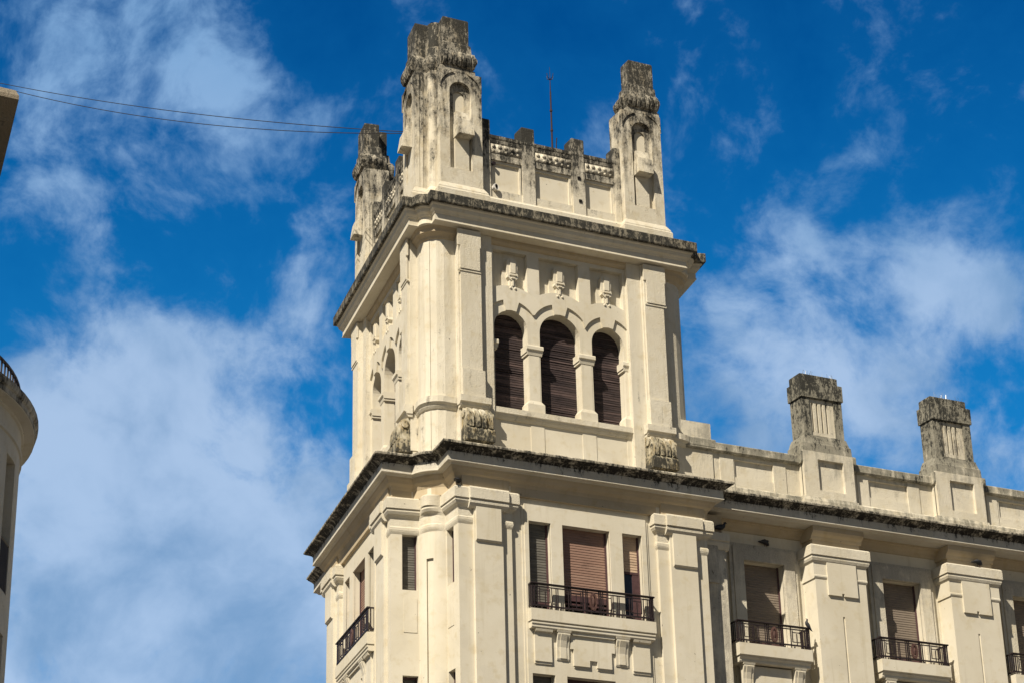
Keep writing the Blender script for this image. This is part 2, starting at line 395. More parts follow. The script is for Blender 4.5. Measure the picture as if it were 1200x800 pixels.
def upper_pilaster(F, far=False):
    f = (lambda a: a) if not far else (lambda a: SU-a+.09)
    def bx(m, a0, a1, d0, d1, z0, z1): a, b = sorted((f(a0), f(a1))); box(m, F, a, b, d0, d1, z0, z1)
    m = MB()
    bx(m, 1.375, 2.20, -.30, -.045, -5.9, 1.44)
    bx(m, 1.43, 2.15, -.10, .035, -5.9, 1.43)
    p = put('pilaster', m, M_upwall, B)
    # upper panel with notched shoulders
    m = MB(); a0, a1 = (f(1.35), f(2.10)) if not far else (f(2.13), f(1.38))
    plate(m, F, [(a0+.05, .02), (a1-.0, .02), (a1, .84), (a1+.04, .84), (a1+.04, 1.425), (a0-.04, 1.425), (a0-.04, .84), (a0+.05, .84)], [], .02, .085)
    put('upper_panel', m, M_upwall, p)
    m = MB(); bx(m, 1.33, 2.14, .0, .06, -.06, .0)
    put('panel_lip', m, M_upwall, p)
    # pedestal block and its base
    m = MB(); bx(m, 1.41, 2.19, -.08, .13, -4.40, -3.47)
    strip(m, F, [(-.1, -4.68), (.10, -4.68), (.13, -4.62), (.19, -4.60), (.19, -4.39), (-.1, -4.33)], *sorted((f(1.30), f(2.36))))
    strip(m, F, [(-.1, -4.78), (.04, -4.78), (.10, -4.70), (.10, -4.66), (-.1, -4.66)], *sorted((f(1.33), f(2.33))))
    put('pedestal_block', m, M_upwall, p)
    # fluted bracket on the cornice
    m = MB(); a0, a1 = sorted((f(1.40), f(2.36)))
    prof = [(-.1, -5.50), (.36, -5.50), (.37, -5.30), (.345, -5.12), (.29, -4.98), (.21, -4.87), (.10, -4.80), (-.1, -4.78)]
    n = 4; w = (a1-a0-.08)/n
    for i in range(n):
        strip(m, F, [(d+.035*(d > .05), z) for d, z in prof], a0+.06+i*w+.045, a0+.06+(i+1)*w-.045)
    strip(m, F, [(d-.05*(d > .05), z) for d, z in prof], a0+.02, a1-.02)
    strip(m, F, [(-.1, -5.95), (.42, -5.95), (.42, -5.62), (.34, -5.50), (-.1, -5.50)], a0, a1+.0)
    for s_ in (a0, a1):                                                         # scroll ends
        m2 = [(.13+.12*math.cos(R(t)), -5.02+.13*math.sin(R(t))) for t in range(0, 360, 36)]
        strip(m, F, m2, s_-.03, s_+.05)
    put('fluted_bracket', m, M_brk, p)
for F in (FR, FL):
    upper_pilaster(F); upper_pilaster(F, True)

# --- arcade walls
ARCH = [(3.36, .60), (5.14, .74), (6.92, .60)]      # centre, radius
CZ = -1.59
def arcade(F, front=True):
    A0, A1 = 2.60, 7.70
    fr = put('arcade_wall', _arcade_base(F, A0, A1, front), M_wall, B)
    if not front: return
    m = MB()                                                    # raised spandrel field above the hood lines, with three sunk panels
    low = [(A0, CZ+math.sqrt(.96**2-(A0-3.36)**2))]
    EX = [.96, 1.09, .96]
    vz = lambda c, Rr, x: CZ+math.sqrt(max(Rr*Rr-(x-c)**2, 0))
    x12, x23 = 4.21, 6.07
    bounds = [(A0, x12), (x12, x23), (x23, A1)]
    low = []
    for (c, r_), Rr, (b0, b1) in zip(ARCH, EX, bounds):
        kt, kb = .285, .185
        for i in range(9):
            x = b0+(c-kt-b0)*i/8; low.append((x, vz(c, Rr, x)))
        low.append((c-kb, CZ+math.sqrt(r_*r_-kb*kb)+.001))
        low.append((c, CZ+r_+.001))
        low.append((c+kb, CZ+math.sqrt(r_*r_-kb*kb)+.001))
        for i in range(9):
            x = c+kt+(b1-c-kt)*i/8
            if i < 8 or b1 == A1: low.append((x, vz(c, Rr, x)))
    outer = low+[(A1, 1.44), (A0, 1.44)]
    holes = [niche(c) for c in ((2.74, 3.97), (4.41, 5.87), (6.31, 7.54))]
    plate(m, F, outer, holes, -.335, -.265)
    put('spandrel_field', m, M_wall, fr)
    # moulding under the soffit
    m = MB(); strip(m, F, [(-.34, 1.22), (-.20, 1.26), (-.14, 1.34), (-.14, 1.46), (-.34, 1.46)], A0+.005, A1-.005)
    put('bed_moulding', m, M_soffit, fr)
    # columns with capitals and flared bases
    for (a0, a1, half) in ((3.98, 4.36, 0), (5.89, 6.27, 0), (7.53, 7.70, 1), (2.60, 2.75, 2)):
        col = MB()
        cl = a0-.03 if half != 2 else a0; cR = a1+(.12 if half == 0 else 0.0 if half == 1 else .12)
        c0 = a0-.10 if half != 2 else a0
        if half != 2: box(col, F, a0, a1, -.74, -.325, -4.45, -2.3)
        sh = put('column', col, M_wall, B) if half != 2 else None
        cap = MB(); strip(cap, F, [(-.74, -2.10), (-.26, -2.10), (-.24, -2.14), (-.24, -2.24), (-.28, -2.26), (-.30, -2.34), (-.74, -2.34)], c0, cR)
        strip(cap, F, [(-.74, -2.42), (-.31, -2.42), (-.29, -2.34), (-.74, -2.34)], c0+.03, cR-.03)
        put('capital', cap, M_wall, sh or fr)
        if half != 2:
            bs = MB(); e = .13 if half == 0 else 0
            S0 = [F(a0-.02, -.75, -4.02), F(a1+.02*(half == 0), -.75, -4.02), F(a1+.02*(half == 0), -.31, -4.02), F(a0-.02, -.31, -4.02)]
            S1 = [F(a0-.10, -.76, -4.14), F(a1+e, -.76, -4.14), F(a1+e, -.27, -4.14), F(a0-.10, -.27, -4.14)]
            S2 = [(x, y, z-.31) for x, y, z in S1]
            bs.loft([S0, S1, S2]); put('column_base', bs, M_wall, sh)
    # sill ledge and dado
    m = MB(); strip(m, F, [(-.85, -4.72), (-.22, -4.72), (-.20, -4.66), (-.17, -4.64), (-.17, -4.46), (-.85, -4.40)], A0-.22, A1+.16)
    strip(m, F, [(-.5, -4.82), (-.29, -4.82), (-.24, -4.74), (-.24, -4.70), (-.5, -4.70)], A0-.22, A1+.16)
    put('sill', m, M_upwall, fr)
    for a, b in ((3.98, 4.46), (5.84, 6.34), (7.48, 7.72)):
        m = MB(); box(m, F, a, b, -.40, -.315, -6.3, -4.81); put('dado_strip', m, M_wall, fr)
    for c, r_ in ARCH:
        sh = MB(); z = -4.45
        prof = []; 
        while z < CZ+r_+.1:
            j = random.choice((0, 0, 0, 0, .012, .03)); h = random.uniform(.07, .092)
            prof += [(-.715-j, z), (-.70+j*.6, z+.012), (-.705-j*.3, z+h-.014)]; z += h
        prof = prof+[(-.80, z), (-.80, -4.45)]
        strip(sh, F, prof, c-r_-.05, c+r_+.05)
        put('shutter', sh, M_sh_dark, fr)
    # relief ornaments in the sunk panels
    for c in (3.42, 5.14, 6.90):
        o = MB(); D0 = -.47
        plate(o, F, rect(c-.30, c+.24, -.30, .46), [], D0-.03, D0+.07)
        plate(o, F, [(c-.16, .30), (c+.18, .30), (c+.20, .55)]+arc(c+.01, .72, .19, 10, 170, 8)+[(c-.18, .55)], [], D0, D0+.20)
        plate(o, F, [(c-.08, .34), (c+.11, .34), (c+.12, .82), (c-.07, .82)], [], D0+.15, D0+.245)
        plate(o, F, [(c-.17, .18), (c-.05, .08), (c+.09, .08), (c+.21, .18), (c+.19, .33), (c-.15, .33)], [], D0, D0+.23)
        box(o, F, c-.12, c+.15, D0+.18, D0+.27, .24, .28)
        box(o, F, c-.05, c+.08, D0+.18, D0+.275, .13, .17)
        plate(o, F, rect(c-.09, c+.12, -.28, .10), [], D0, D0+.19)
        box(o, F, c-.015, c+.04, D0+.15, D0+.24, -.12, .06)
        ball(o, (c-.07, D0+.2, -.20), .05, .05, .05, F=F); ball(o, (c+.10, D0+.2, -.20), .05, .05, .05, F=F)
        put('relief_ornament', o, M_wall, fr)
def niche(b):
    c = (b[0]+b[1])/2; Rr = 1.46 if b[1]-b[0] < 1.3 else 1.51
    hw = (b[1]-b[0])/2
    bot = [(c+x, CZ+math.sqrt(Rr*Rr-x*x)) for x in [hw-2*hw*i/10 for i in range(11)]]
    return [(b[0], 1.10), (b[1], 1.10)]+bot if False else bot+[(b[0], 1.10), (b[1], 1.10)]
def _arcade_base(F, A0, A1, front):
    m = MB()
    holes = []
    if front:
        for c, r_ in ARCH: holes.append([(c+r_, -4.43)]+[(c-r_, -4.43)][0:0]+arc(c, CZ, r_, 0, 180, 18)+[(c-r_, -4.43)])
        nh = [niche(c) for c in ((2.74, 3.97), (4.41, 5.87), (6.31, 7.54))]
        plate(m, F, rect(A0, A1, -6.35, 1.44), holes+nh, -.74, -.335)
        for b in ((2.74, 3.97), (4.41, 5.87), (6.31, 7.54)): plate(m, F, rect(b[0]-.03, b[1]+.03, -.40, 1.14), [], -.70, -.475)
    else:
        plate(m, F, rect(A0, A1, -6.35, 1.44), [], -.74, -.335)
    return m
FB1 = Frame(uR*SU+uL*SU, -uR, -nR); FE1 = Frame(uR*SU, uL, -nL)
arcade(FR); arcade(FL); arcade(FB1, False); arcade(FE1, False)

# --- top cornice of the tower
def loop4(S, o, z, base=.68, kB=.04, dBoff=-.33, bulge=.12, n=6):
    pts = []
    for Fa, Fb in corners(S): pts += cpoly(Fa, Fb, base-o, o, base-o+kB, o+dBoff, bulge, n, z)
    return pts
def cornice_piece(name, prof, mat, parent, S=SU, **k):
    m = MB(); m.loft([loop4(S, o, z, **k) for o, z in prof]); return put(name, m, mat, parent)
cor = cornice_piece('tower_cornice', [(-.42, 1.29), (-.33, 1.31), (-.29, 1.37), (-.22, 1.40), (-.20, 1.455), (.0, 1.475), (.20, 1.485), (.235, 1.50), (.235, 1.53), (.215, 1.545), (.215, 1.74), (.25, 1.76), (.27, 1.80), (.33, 1.86), (.36, 1.97), (.40, 2.0), (.40, 2.05)], M_wall, B)
for Fa, Fb in corners(SU):
    m = MB(); secs = []
    for o, z in ((-.01, 1.10), (.03, 1.13), (.05, 1.20), (.12, 1.27), (.17, 1.30), (.18, 1.40), (.24, 1.49)):
        secs.append([Fa(1.36, -.7, z)]+cpoly(Fa, Fb, 1.36, -.28+o, .98-o, -.28+o, .16, 8, z)[0:]+[Fb(1.36, -.7, z)])
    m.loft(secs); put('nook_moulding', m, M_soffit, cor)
    m = MB(); secs = []
    for o, z in ((-.01, -4.80), (.03, -4.78), (.07, -4.71), (.08, -4.67), (.12, -4.62), (.14, -4.60), (.14, -4.40), (.0, -4.34)):
        secs.append([Fa(1.34, -.7, z)]+cpoly(Fa, Fb, 1.34, -.28+o, .98-o, -.28+o, .17, 6, z)+[Fb(1.34, -.7, z)])
    m.loft(secs); put('nook_ledge', m, M_upwall, B)
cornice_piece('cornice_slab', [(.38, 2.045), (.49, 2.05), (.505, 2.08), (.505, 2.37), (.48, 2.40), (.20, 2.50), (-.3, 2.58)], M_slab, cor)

# --- parapet bays of the tower
def tower_parapet(F, front=True):
    m = MB(); A0, A1 = 2.2, 7.9
    pans = [(2.82, 3.955), (4.44, 5.83), (6.36, 7.46)] if front else []
    plate(m, F, rect(A0, A1, 2.45, 5.30), [rect(a, b, 3.38, 4.52) for a, b in pans], -.62, -.41)
    box(m, F, A0, A1, -.80, -.54, 2.45, 5.30)
    p = put('tower_parapet', m, M_para, B)
    if front:
        m = MB()
        for a, b in pans: 
            plate(m, F, rect(a, b, 3.38, 4.52), [rect(a+.07, b-.07, 3.40, 4.43)], -.54, -.47)
        put('panel_frame', m, M_upwall, p)
        for a, b in pans:
            m = MB(); box(m, F, a+.004, b-.004, -.60, -.537, 3.385, 4.515); put('sunk_panel', m, M_wall, p)
    m = MB(); strip(m, F, [(-.85, 5.30), (-.36, 5.30), (-.35, 5.34), (-.35, 5.42), (-.85, 5.44)], A0, A1)
    strip(m, F, [(-.5, 5.16), (-.40, 5.16), (-.37, 5.30), (-.5, 5.30)], A0, A1)
    strip(m, F, [(-.5, 2.45), (-.30, 2.50), (-.30, 2.98), (-.36, 3.07), (-.5, 3.07)], A0, A1)
    put('coping', m, M_para, p)
    for a, b, zt in ((3.955, 4.43, 5.97), (5.86, 6.33, 5.97), (2.25, 2.77, 5.99), (7.49, 7.85, 5.95)):
        m = MB(); A = [F(a, -.36, 3.05), F(b, -.36, 3.05), F(b, -.90, 3.05), F(a, -.90, 3.05)]
        Bm = [(x, y, zt-.05+G0) for x, y, z in A]
        cen = np.mean(np.array(A), 0)
        Tm = [tuple((np.array(q)-cen)*.93+cen) for q in A]; Tm = [(x, y, zt+G0) for x, y, z in Tm]
        m.loft([A, Bm, Tm]); put('merlon', m, M_para, p)
    for a0, a1 in ((2.80, 3.93), (4.45, 5.84), (6.35, 7.47)):
        m = MB(); n = int(round((a1-a0)/.235)); 
        for i in range(n):
            ball(m, (a0+(a1-a0)*(i+.5)/n, -.40, 5.02), .080, .055, .080, F=F)
            ball(m, (a0+(a1-a0)*(i+.5)/n, -.41, 4.84), .06, .05, .06, 6, 4, F=F)
        box(m, F, a0+.01, a1-.01, -.45, -.392, 4.78, 5.10)
        b = put('bead_moulding', m, plaster('bead_plaster', 4.7, 5.2, .50, .55) if not bpy.data.materials.get('bead_plaster') else bpy.data.materials['bead_plaster'], p); smooth_shade(b)
FPb = Frame(uR*SP+uL*SP, -uR, -nR); FPe = Frame(uR*SP, uL, -nL)
for F, fr in ((FR, True), (FL, True)): tower_parapet(F, fr)
tower_parapet(Frame(uR*SP+uL*SP, -uR, -nR)); tower_parapet(FPe)
m = MB(); m.cap([[(p[0], p[1], 3.3+G0) for p in loop4(SU, -1.0, 0)]]); put('roof_deck', m, M_side, B)

# --- pinnacles
def isect(Fa, Fb, d):
    A = np.array([Fa.u, -Fb.u]).T; rhs = (Fb.O+Fb.n*d)-(Fa.O+Fa.n*d); s, t = np.linalg.solve(A, rhs)
    return Fa.O+Fa.u*s+Fa.n*d
def Lpoly(Fa, Fb, a0, a1, d, th, z, ret=.42, ina=.05, bulge=.10, n=6):
    I = isect(Fa, Fb, d-th)
    return [Fa(a1, d, z)]+cpoly(Fa, Fb, a0, d, a0+ina, d-ret, bulge, n, z)+[Fb(a1, d, z), Fb(a1, d-th, z), (I[0], I[1], z+G0), Fa(a1, d-th, z)]
def pinnacle(k):
    Fa, Fb = corners(SP)[k]
    arms = (Fa, Fb) if k == 0 else ((Fa,) if k == 1 else (Fb,))
    def Lpoly(Fa_, Fb_, a0, a1, d, th, z, **kw):
        if k == 0: return globals()['Lpoly'](Fa_, Fb_, a0, a1, d, th, z, **kw)
        F = arms[0]; p = [F(a1, d, z), F(a0, d, z), F(a0, d-th, z)]
        if k == 3: p += [F(a0, d-th-.42, z), F(a1-.50, d-th-.42, z), F(a1-.50, d-th, z)]
        return p+[F(a1, d-th, z)]
    m = MB(); m.loft([Lpoly(Fa, Fb, .85, 2.36, -.36, .62, z, ret=.18) for z in (2.4, 7.38)])
    for F in arms:
        out_ = [(1.18, 3.71)]+[(1.98, 3.71)]+arc(1.58, 6.62, .40, 0, 180, 14)
        in_ = [(1.37, 3.73)]+[(1.79, 3.73)]+arc(1.58, 6.50, .21, 0, 180, 12)
        plate(m, F, rect(.82, 2.36, 2.5, 7.38), [out_], -.25, -.10)
        plate(m, F, rect(.84, 2.35, 2.5, 7.37), [in_], -.38, -.252)
    body = put('pinnacle', m, M_pinn, B)
    for F in arms:
        m = MB(); plate(m, F, [(1.372, 3.735), (1.788, 3.735)]+arc(1.58, 6.50, .207, 0, 180, 12), [], -.40, -.305); put('arched_panel', m, M_wall, body)
    m = MB()
    m.loft([Lpoly(Fa, Fb, .82-o, 2.36+o, -.10+o, .98+o, z, ret=.44) for o, z in ((.17, 2.42), (.17, 2.82), (.13, 2.88), (.13, 2.92), (.015, 3.12))])
    put('plinth', m, M_pinn, body)
    for F in arms:
        m = MB()
        a0, a1 = 1.38, 1.90                                              # sloped block hanging in the arch
        m.loft([[F(a0-.02, -.30, 4.88), F(a1+.03, -.30, 4.88), F(a1+.03, .22, 4.90), F(a0-.02, .22, 4.90)],
                [F(a0-.02, -.30, 5.40), F(a1+.03, -.30, 5.40), F(a1+.03, .13, 5.48), F(a0-.02, .13, 5.48)],
                [F(a0, -.30, 5.42), F(a1-.01, -.30, 5.42), F(a1-.01, .04, 5.50), F(a0, .04, 5.50)],
                [F(a0, -.30, 5.84), F(a1-.05, -.30, 5.84), F(a1-.05, -.10, 5.86), F(a0, -.10, 5.86)]])
        put('hanging_block', m, M_pinn, body); m = MB()
        strip(m, F, [(-.34, 3.70), (-.14, 3.74), (-.14, 4.90), (-.34, 4.90)], 1.38, 1.88); put('hanging_slab', m, M_upwall, body)
        m = MB(); sp_ = [(2.35, 6.72)]+[(2.35, 7.36), (1.83, 7.36)]+[(1.58+.78*math.cos(R(t)), 6.60+.78*math.sin(R(t))) for t in range(70, 8, -6)]
        plate(m, F, sp_, [], -.11, -.055); put('spandrel', m, M_pinn, body)
        m = MB(); sp_ = [(.83, 6.72), (.83, 7.36), (1.33, 7.36)]+[(1.58+.78*math.cos(R(t)), 6.60+.78*math.sin(R(t))) for t in range(110, 172, 6)]
        plate(m, F, sp_, [], -.11, -.055); put('spandrel', m, M_pinn, body)
    m = MB()
    m.loft([Lpoly(Fa, Fb, a0, a1, d, th, z, ret=.44) for a0, a1, d, th, z in
            ((.84, 2.14, -.10, .90, 7.37), (.84, 2.14, -.10, .90, 7.52), (.90, 2.06, -.12, .84, 7.56), (.86, 2.12, -.06, .88, 7.66), (.83, 2.19, 0., .94, 7.82), (.83, 2.19, 0., .94, 7.95),
             (.88, 2.10, -.05, .86, 8.10), (.93, 2.02, -.10, .72, 8.18), (.94, 2.00, -.11, .68, 8.46), (.97, 1.96, -.14, .62, 8.52))])
    cp = put('fluted_capital', m, M_pinn, body)
    for F in arms:
        m = MB()
        for i in range(7):
            a = .93+i*.178
            strip(m, F, [(-.14, 7.58), (-.03, 7.60), (.045, 7.74), (.06, 7.90), (.02, 8.04), (-.05, 8.15), (-.14, 8.15)], a, a+.10)
        for t in (-.25, -.45, -.65):                                   # ribs on the ends of the arm
            zz = [(2.04, 7.60), (2.17, 7.74), (2.235, 7.86), (2.22, 7.95), (2.13, 8.10), (2.0, 8.14)]
            A = [F(a, t, z) for a, z in zz]; Bq = [F(a, t-.10, z) for a, z in zz]; m.loft([A, Bq])
        put('ribs', m, M_pinn, cp)
    m = MB(); m.loft([Lpoly(Fa, Fb, .98, 1.94, -.155, .56, z, ret=.46) for z in (8.50, 9.44)]+[Lpoly(Fa, Fb, 1.0, 1.92, -.17, .53, 9.50, ret=.45)])
    put('top_block', m, M_pinn, body)
for k in range(4): pinnacle(k)

# --- lower tower: corner pier with narrow windows in its nook
def nook_outline(Fa, Fb, z, notch=False, slot=False, o=0., e=2.69):
    P = [Fa(e+o, -.6, z), Fa(e+o, .72+o, z), Fa(.9-o, .72+o, z)]
    Q = [Fb(.9-o, .72+o, z), Fb(e+o, .72+o, z), Fb(e+o, -.6, z)]
    if notch:
        P += [Fa(.9, .37, z), Fa(1.16, .37, z), Fa(1.16, -.12, z), Fa(.9, -.12, z)]
        Q = [Fb(.9, -.12, z), Fb(1.16, -.12, z), Fb(1.16, .37, z), Fb(.9, .37, z)]+Q
    pa = np.array(Fa(.9-o, -.16, 0)[:2]); pb = np.array(Fb(.9-o, -.16, 0)[:2]); mid = (pa+pb)/2
    out = Fa.O-mid; out /= np.linalg.norm(out)
    ctl = mid+out*(.42+o); pts = []
    n = 16
    for i in range(n+1):
        t = i/n; p = (1-t)**2*pa+2*t*(1-t)*ctl+t*t*pb
        if slot and 6 <= i <= 10: p = p-out*.07
        if slot and i in (6, 10):
            p0 = p+out*.07
            pts += [(p0[0], p0[1], z+G0), (p[0], p[1], z+G0)] if i == 6 else [(p[0], p[1], z+G0), (p0[0], p0[1], z+G0)]
            continue
        pts.append((p[0], p[1], z+G0))
    return P+pts+Q
def lower_corner(k):
    Fa, Fb = corners(SL)[k]; m = MB()
    zs = [(-G0, -20.2, 0, 1), (-20.2, -18.1, 1, 1), (-18.1, -15.4, 0, 1), (-15.4, -13.28, 1, 1), (-13.28, -10.62, 0, 1), (-10.62, -9.72, 1, 1), (-9.72, -8.48, 1, 0), (-8.48, -7.2, 0, 0)]
    if k == 1 or k == 3: zs = [(-G0, -7.2, 0, 0)]
    for z0, z1, a, b in zs: m.loft([nook_outline(Fa, Fb, z0, a, b), nook_outline(Fa, Fb, z1, a, b)])
    c = put('lower_corner_pier', m, M_wall, B)
    m = MB(); m.loft([nook_outline(Fa, Fb, z, o=o) for o, z in ((0.004, -8.86), (.03, -8.80), (.045, -8.74), (.045, -8.66), (.02, -8.62), (.02, -8.36), (.06, -8.30), (.12, -8.26), (.165, -8.18), (.16, -8.115), (.14, -8.105), (.20, -8.09), (.20, -7.78), (.16, -7.73), (0.003, -7.72))])
    put('capital', m, M_cap, c)
    if k: return c
    for F in (Fa, Fb):
        for z0, z1 in ((-10.62, -8.48), (-15.4, -13.28)):
            m = MB(); z = z0; 
            zz = []
            while z < z1-.02: zz += [(1.135, z), (1.12, z+.012), (1.125, z+.062)]; z += .078
            zz += [(1.155, z1), (1.155, z0)]
            A = [F(a, -.10, min(z, z1)) for a, z in zz]; Bq = [F(a, .31, min(z, z1)) for a, z in zz]; m.loft([A, Bq])
            s_ = put('shutter', m, M_sh_grey, c)
            m = MB(); 
            for d0, d1 in ((-.12, -.08), (.30, .37)): box(m, F, 1.08, 1.158, d0, d1, z0+.002, z1-.002)
            box(m, F, 1.08, 1.158, -.08, .30, z1-.07, z1-.003); put('window_frame', m, M_wood, s_)
        m = MB(); box(m, F, .885, .93, -.09, .33, -11.95, -10.88); put('raised_panel', m, M_wall, c)
    return c
for k in (0, 1, 3): lower_corner(k)

def lower_pilaster(F, far=False):
    f = (lambda a: a) if not far else (lambda a: 10.54-a)
    S = lambda a, b: sorted((f(a), f(b)))
    m = MB(); a, b = S(1.38, 2.34); box(m, F, a, b, .60, .83, -G0, -8.33)
    p = put('pilaster', m, M_wall, B)
    m = MB(); a, b = S(1.42, 2.26)
    strip(m, F, [(.80, -9.42), (.875, -9.40), (.905, -9.36), (.905, -8.10), (.80, -8.10)], a, b); put('hanging_panel', m, M_wall, p)
    # projecting middle of the capital
    m = MB(); a, b = S(1.19, 2.50)
    strip(m, F, [(.7, -8.37), (.84, -8.37), (.90, -8.32), (.955, -8.24), (.96, -8.16), (.93, -8.12), (1.0, -8.10), (1.0, -7.775), (.97, -7.725), (.7, -7.715)], a, b)
    put('capital_block', m, M_cap, p)
    m = MB(); a, b = S(1.0, 2.6); box(m, F, a, b, .55, .80, -7.73, -7.2); put('frieze_block', m, M_soffit, p)
for F in (FR, FL): lower_pilaster(F); lower_pilaster(F, True)

# --- three-light windows and balconies of the tower
def blind(F, a0, a1, z0, z1, d, mat, parent, pitch=.085, name='shutter'):
    m = MB(); prof = []; z = z0
    while z < z1-.001:
        prof += [(d, z), (d+.016, z+.012), (d+.010, min(z+pitch-.014, z1))]; z += pitch
    prof += [(d-.03, z1), (d-.03, z0)]
    strip(m, F, prof, a0, a1); return put(name, m, mat, parent)
def railing(F, a0, a1, d, z0, z1, parent, medal=True, ret=.0):
    """iron balustrade: top rail, bottom rail, uprights in a pattern, oval medallion"""
    m = MB()
    strip(m, F, [(d-.05, z1-.05), (d+.05, z1-.05), (d+.065, z1-.02), (d+.045, z1), (d-.045, z1)], a0-.03, a1+.03)
    box(m, F, a0, a1, d-.02, d+.02, z1-.13, z1-.10)
    box(m, F, a0, a1, d-.02, d+.025, z0+.07, z0+.115)
    W_ = a1-a0; c = (a0+a1)/2
    def bar(a, w=.012, za=z0, zb=z1-.04): box(m, F, a-w, a+w, d-w, d+w, za, zb)
    for a in (a0+.02, a0+.10, a1-.10, a1-.02): bar(a, .017)
    n = max(2, int(round(W_/1.05))); unit = W_/n
    for i in range(n):
        s = a0+unit*i
        for q, (za, zb) in ((.20, (z0, z1)), (.27, (z0+.2, z1-.12)), (.45, (z0+.10, z1-.22)), (.60, (z0+.2, z1-.12)), (.66, (z0, z1-.1)), (.80, (z0, z1-.1)), (.86, (z0, z1-.1))):
            if abs(s+q*unit-c) > .20: bar(s+q*unit, .012, za, zb-.03)
        box(m, F, s+.27*unit, s+.60*unit, d-.01, d+.01, z1-.23, z1-.205)
        box(m, F, s+.27*unit, s+.60*unit, d-.01, d+.01, z0+.19, z0+.215)
        for q in (.33, .93): ball(m, (s+q*unit, d, z0+.03), .03, .03, .035, 6, 4, F=F)
    for sgn in (-1, 1):
        for q in (.20, .26, .34): bar(c+sgn*q, .012)
    for e in (a0+.01, a1-.01):                                          # returns to the wall
        if ret > .08:
            for zz in (z1-.03, z0+.09):
                A = [F(e-.02, d, zz-.02), F(e+.02, d, zz-.02), F(e+.02, d-ret, zz-.02), F(e-.02, d-ret, zz-.02)]
                m.loft([A, [(x, y, z+.045) for x, y, z in A]])
            for kk in range(int(ret/.1)): box(m, F, e-.012, e+.012, d-.1*kk-.1, d-.1*kk-.076, z0+.09, z1-.03)
    r = put('railing', m, M_iron, parent)
    if medal:
        m = MB(); zc = (z0+z1)/2-.0; h = (z1-z0)*.36
        o_ = [(c+.125*math.cos(R(t)), zc+h*math.sin(R(t))) for t in range(0, 360, 24)]
        i_ = [(c+.075*math.cos(R(t)), zc+h*.66*math.sin(R(t))) for t in range(0, 360, 24)]
        plate(m, F, o_, [i_], d-.02, d+.04); 
        ball(m, (c, d+.01, zc), .06, .04, h*.55, 8, 6, F=F)
        ball(m, (c, d+.02, zc+h*.8), .04, .03, .04, 6, 4, F=F); ball(m, (c, d+.02, zc-h*.8), .04, .03, .04, 6, 4, F=F)
        put('medallion', m, M_iron2, r)
    return r
def console(m, F, a0, a1, zt, d0, h=.84):
    strip(m, F, [(d0-.1, zt-h), (d0+.03, zt-h), (d0+.05, zt-h+.05), (d0+.06, zt-.5), (d0+.10, zt-.3), (d0+.17, zt-.12), (d0+.17, zt-.05), (d0-.1, zt-.05)], a0, a1)
    strip(m, F, [(d0-.05, zt-h+.04), (d0+.075, zt-h+.06), (d0+.075, zt-.5), (d0+.12, zt-.3), (d0+.19, zt-.12), (d0-.05, zt-.06)], a0+.10, a1-.10)
    strip(m, F, [(d0-.1, zt-.06), (d0+.18, zt-.06), (d0+.20, zt-.0), (d0-.1, zt)], a0-.03, a1+.03)
WIN = [(3.30, 4.06), (4.46, 6.12), (6.57, 7.27)]
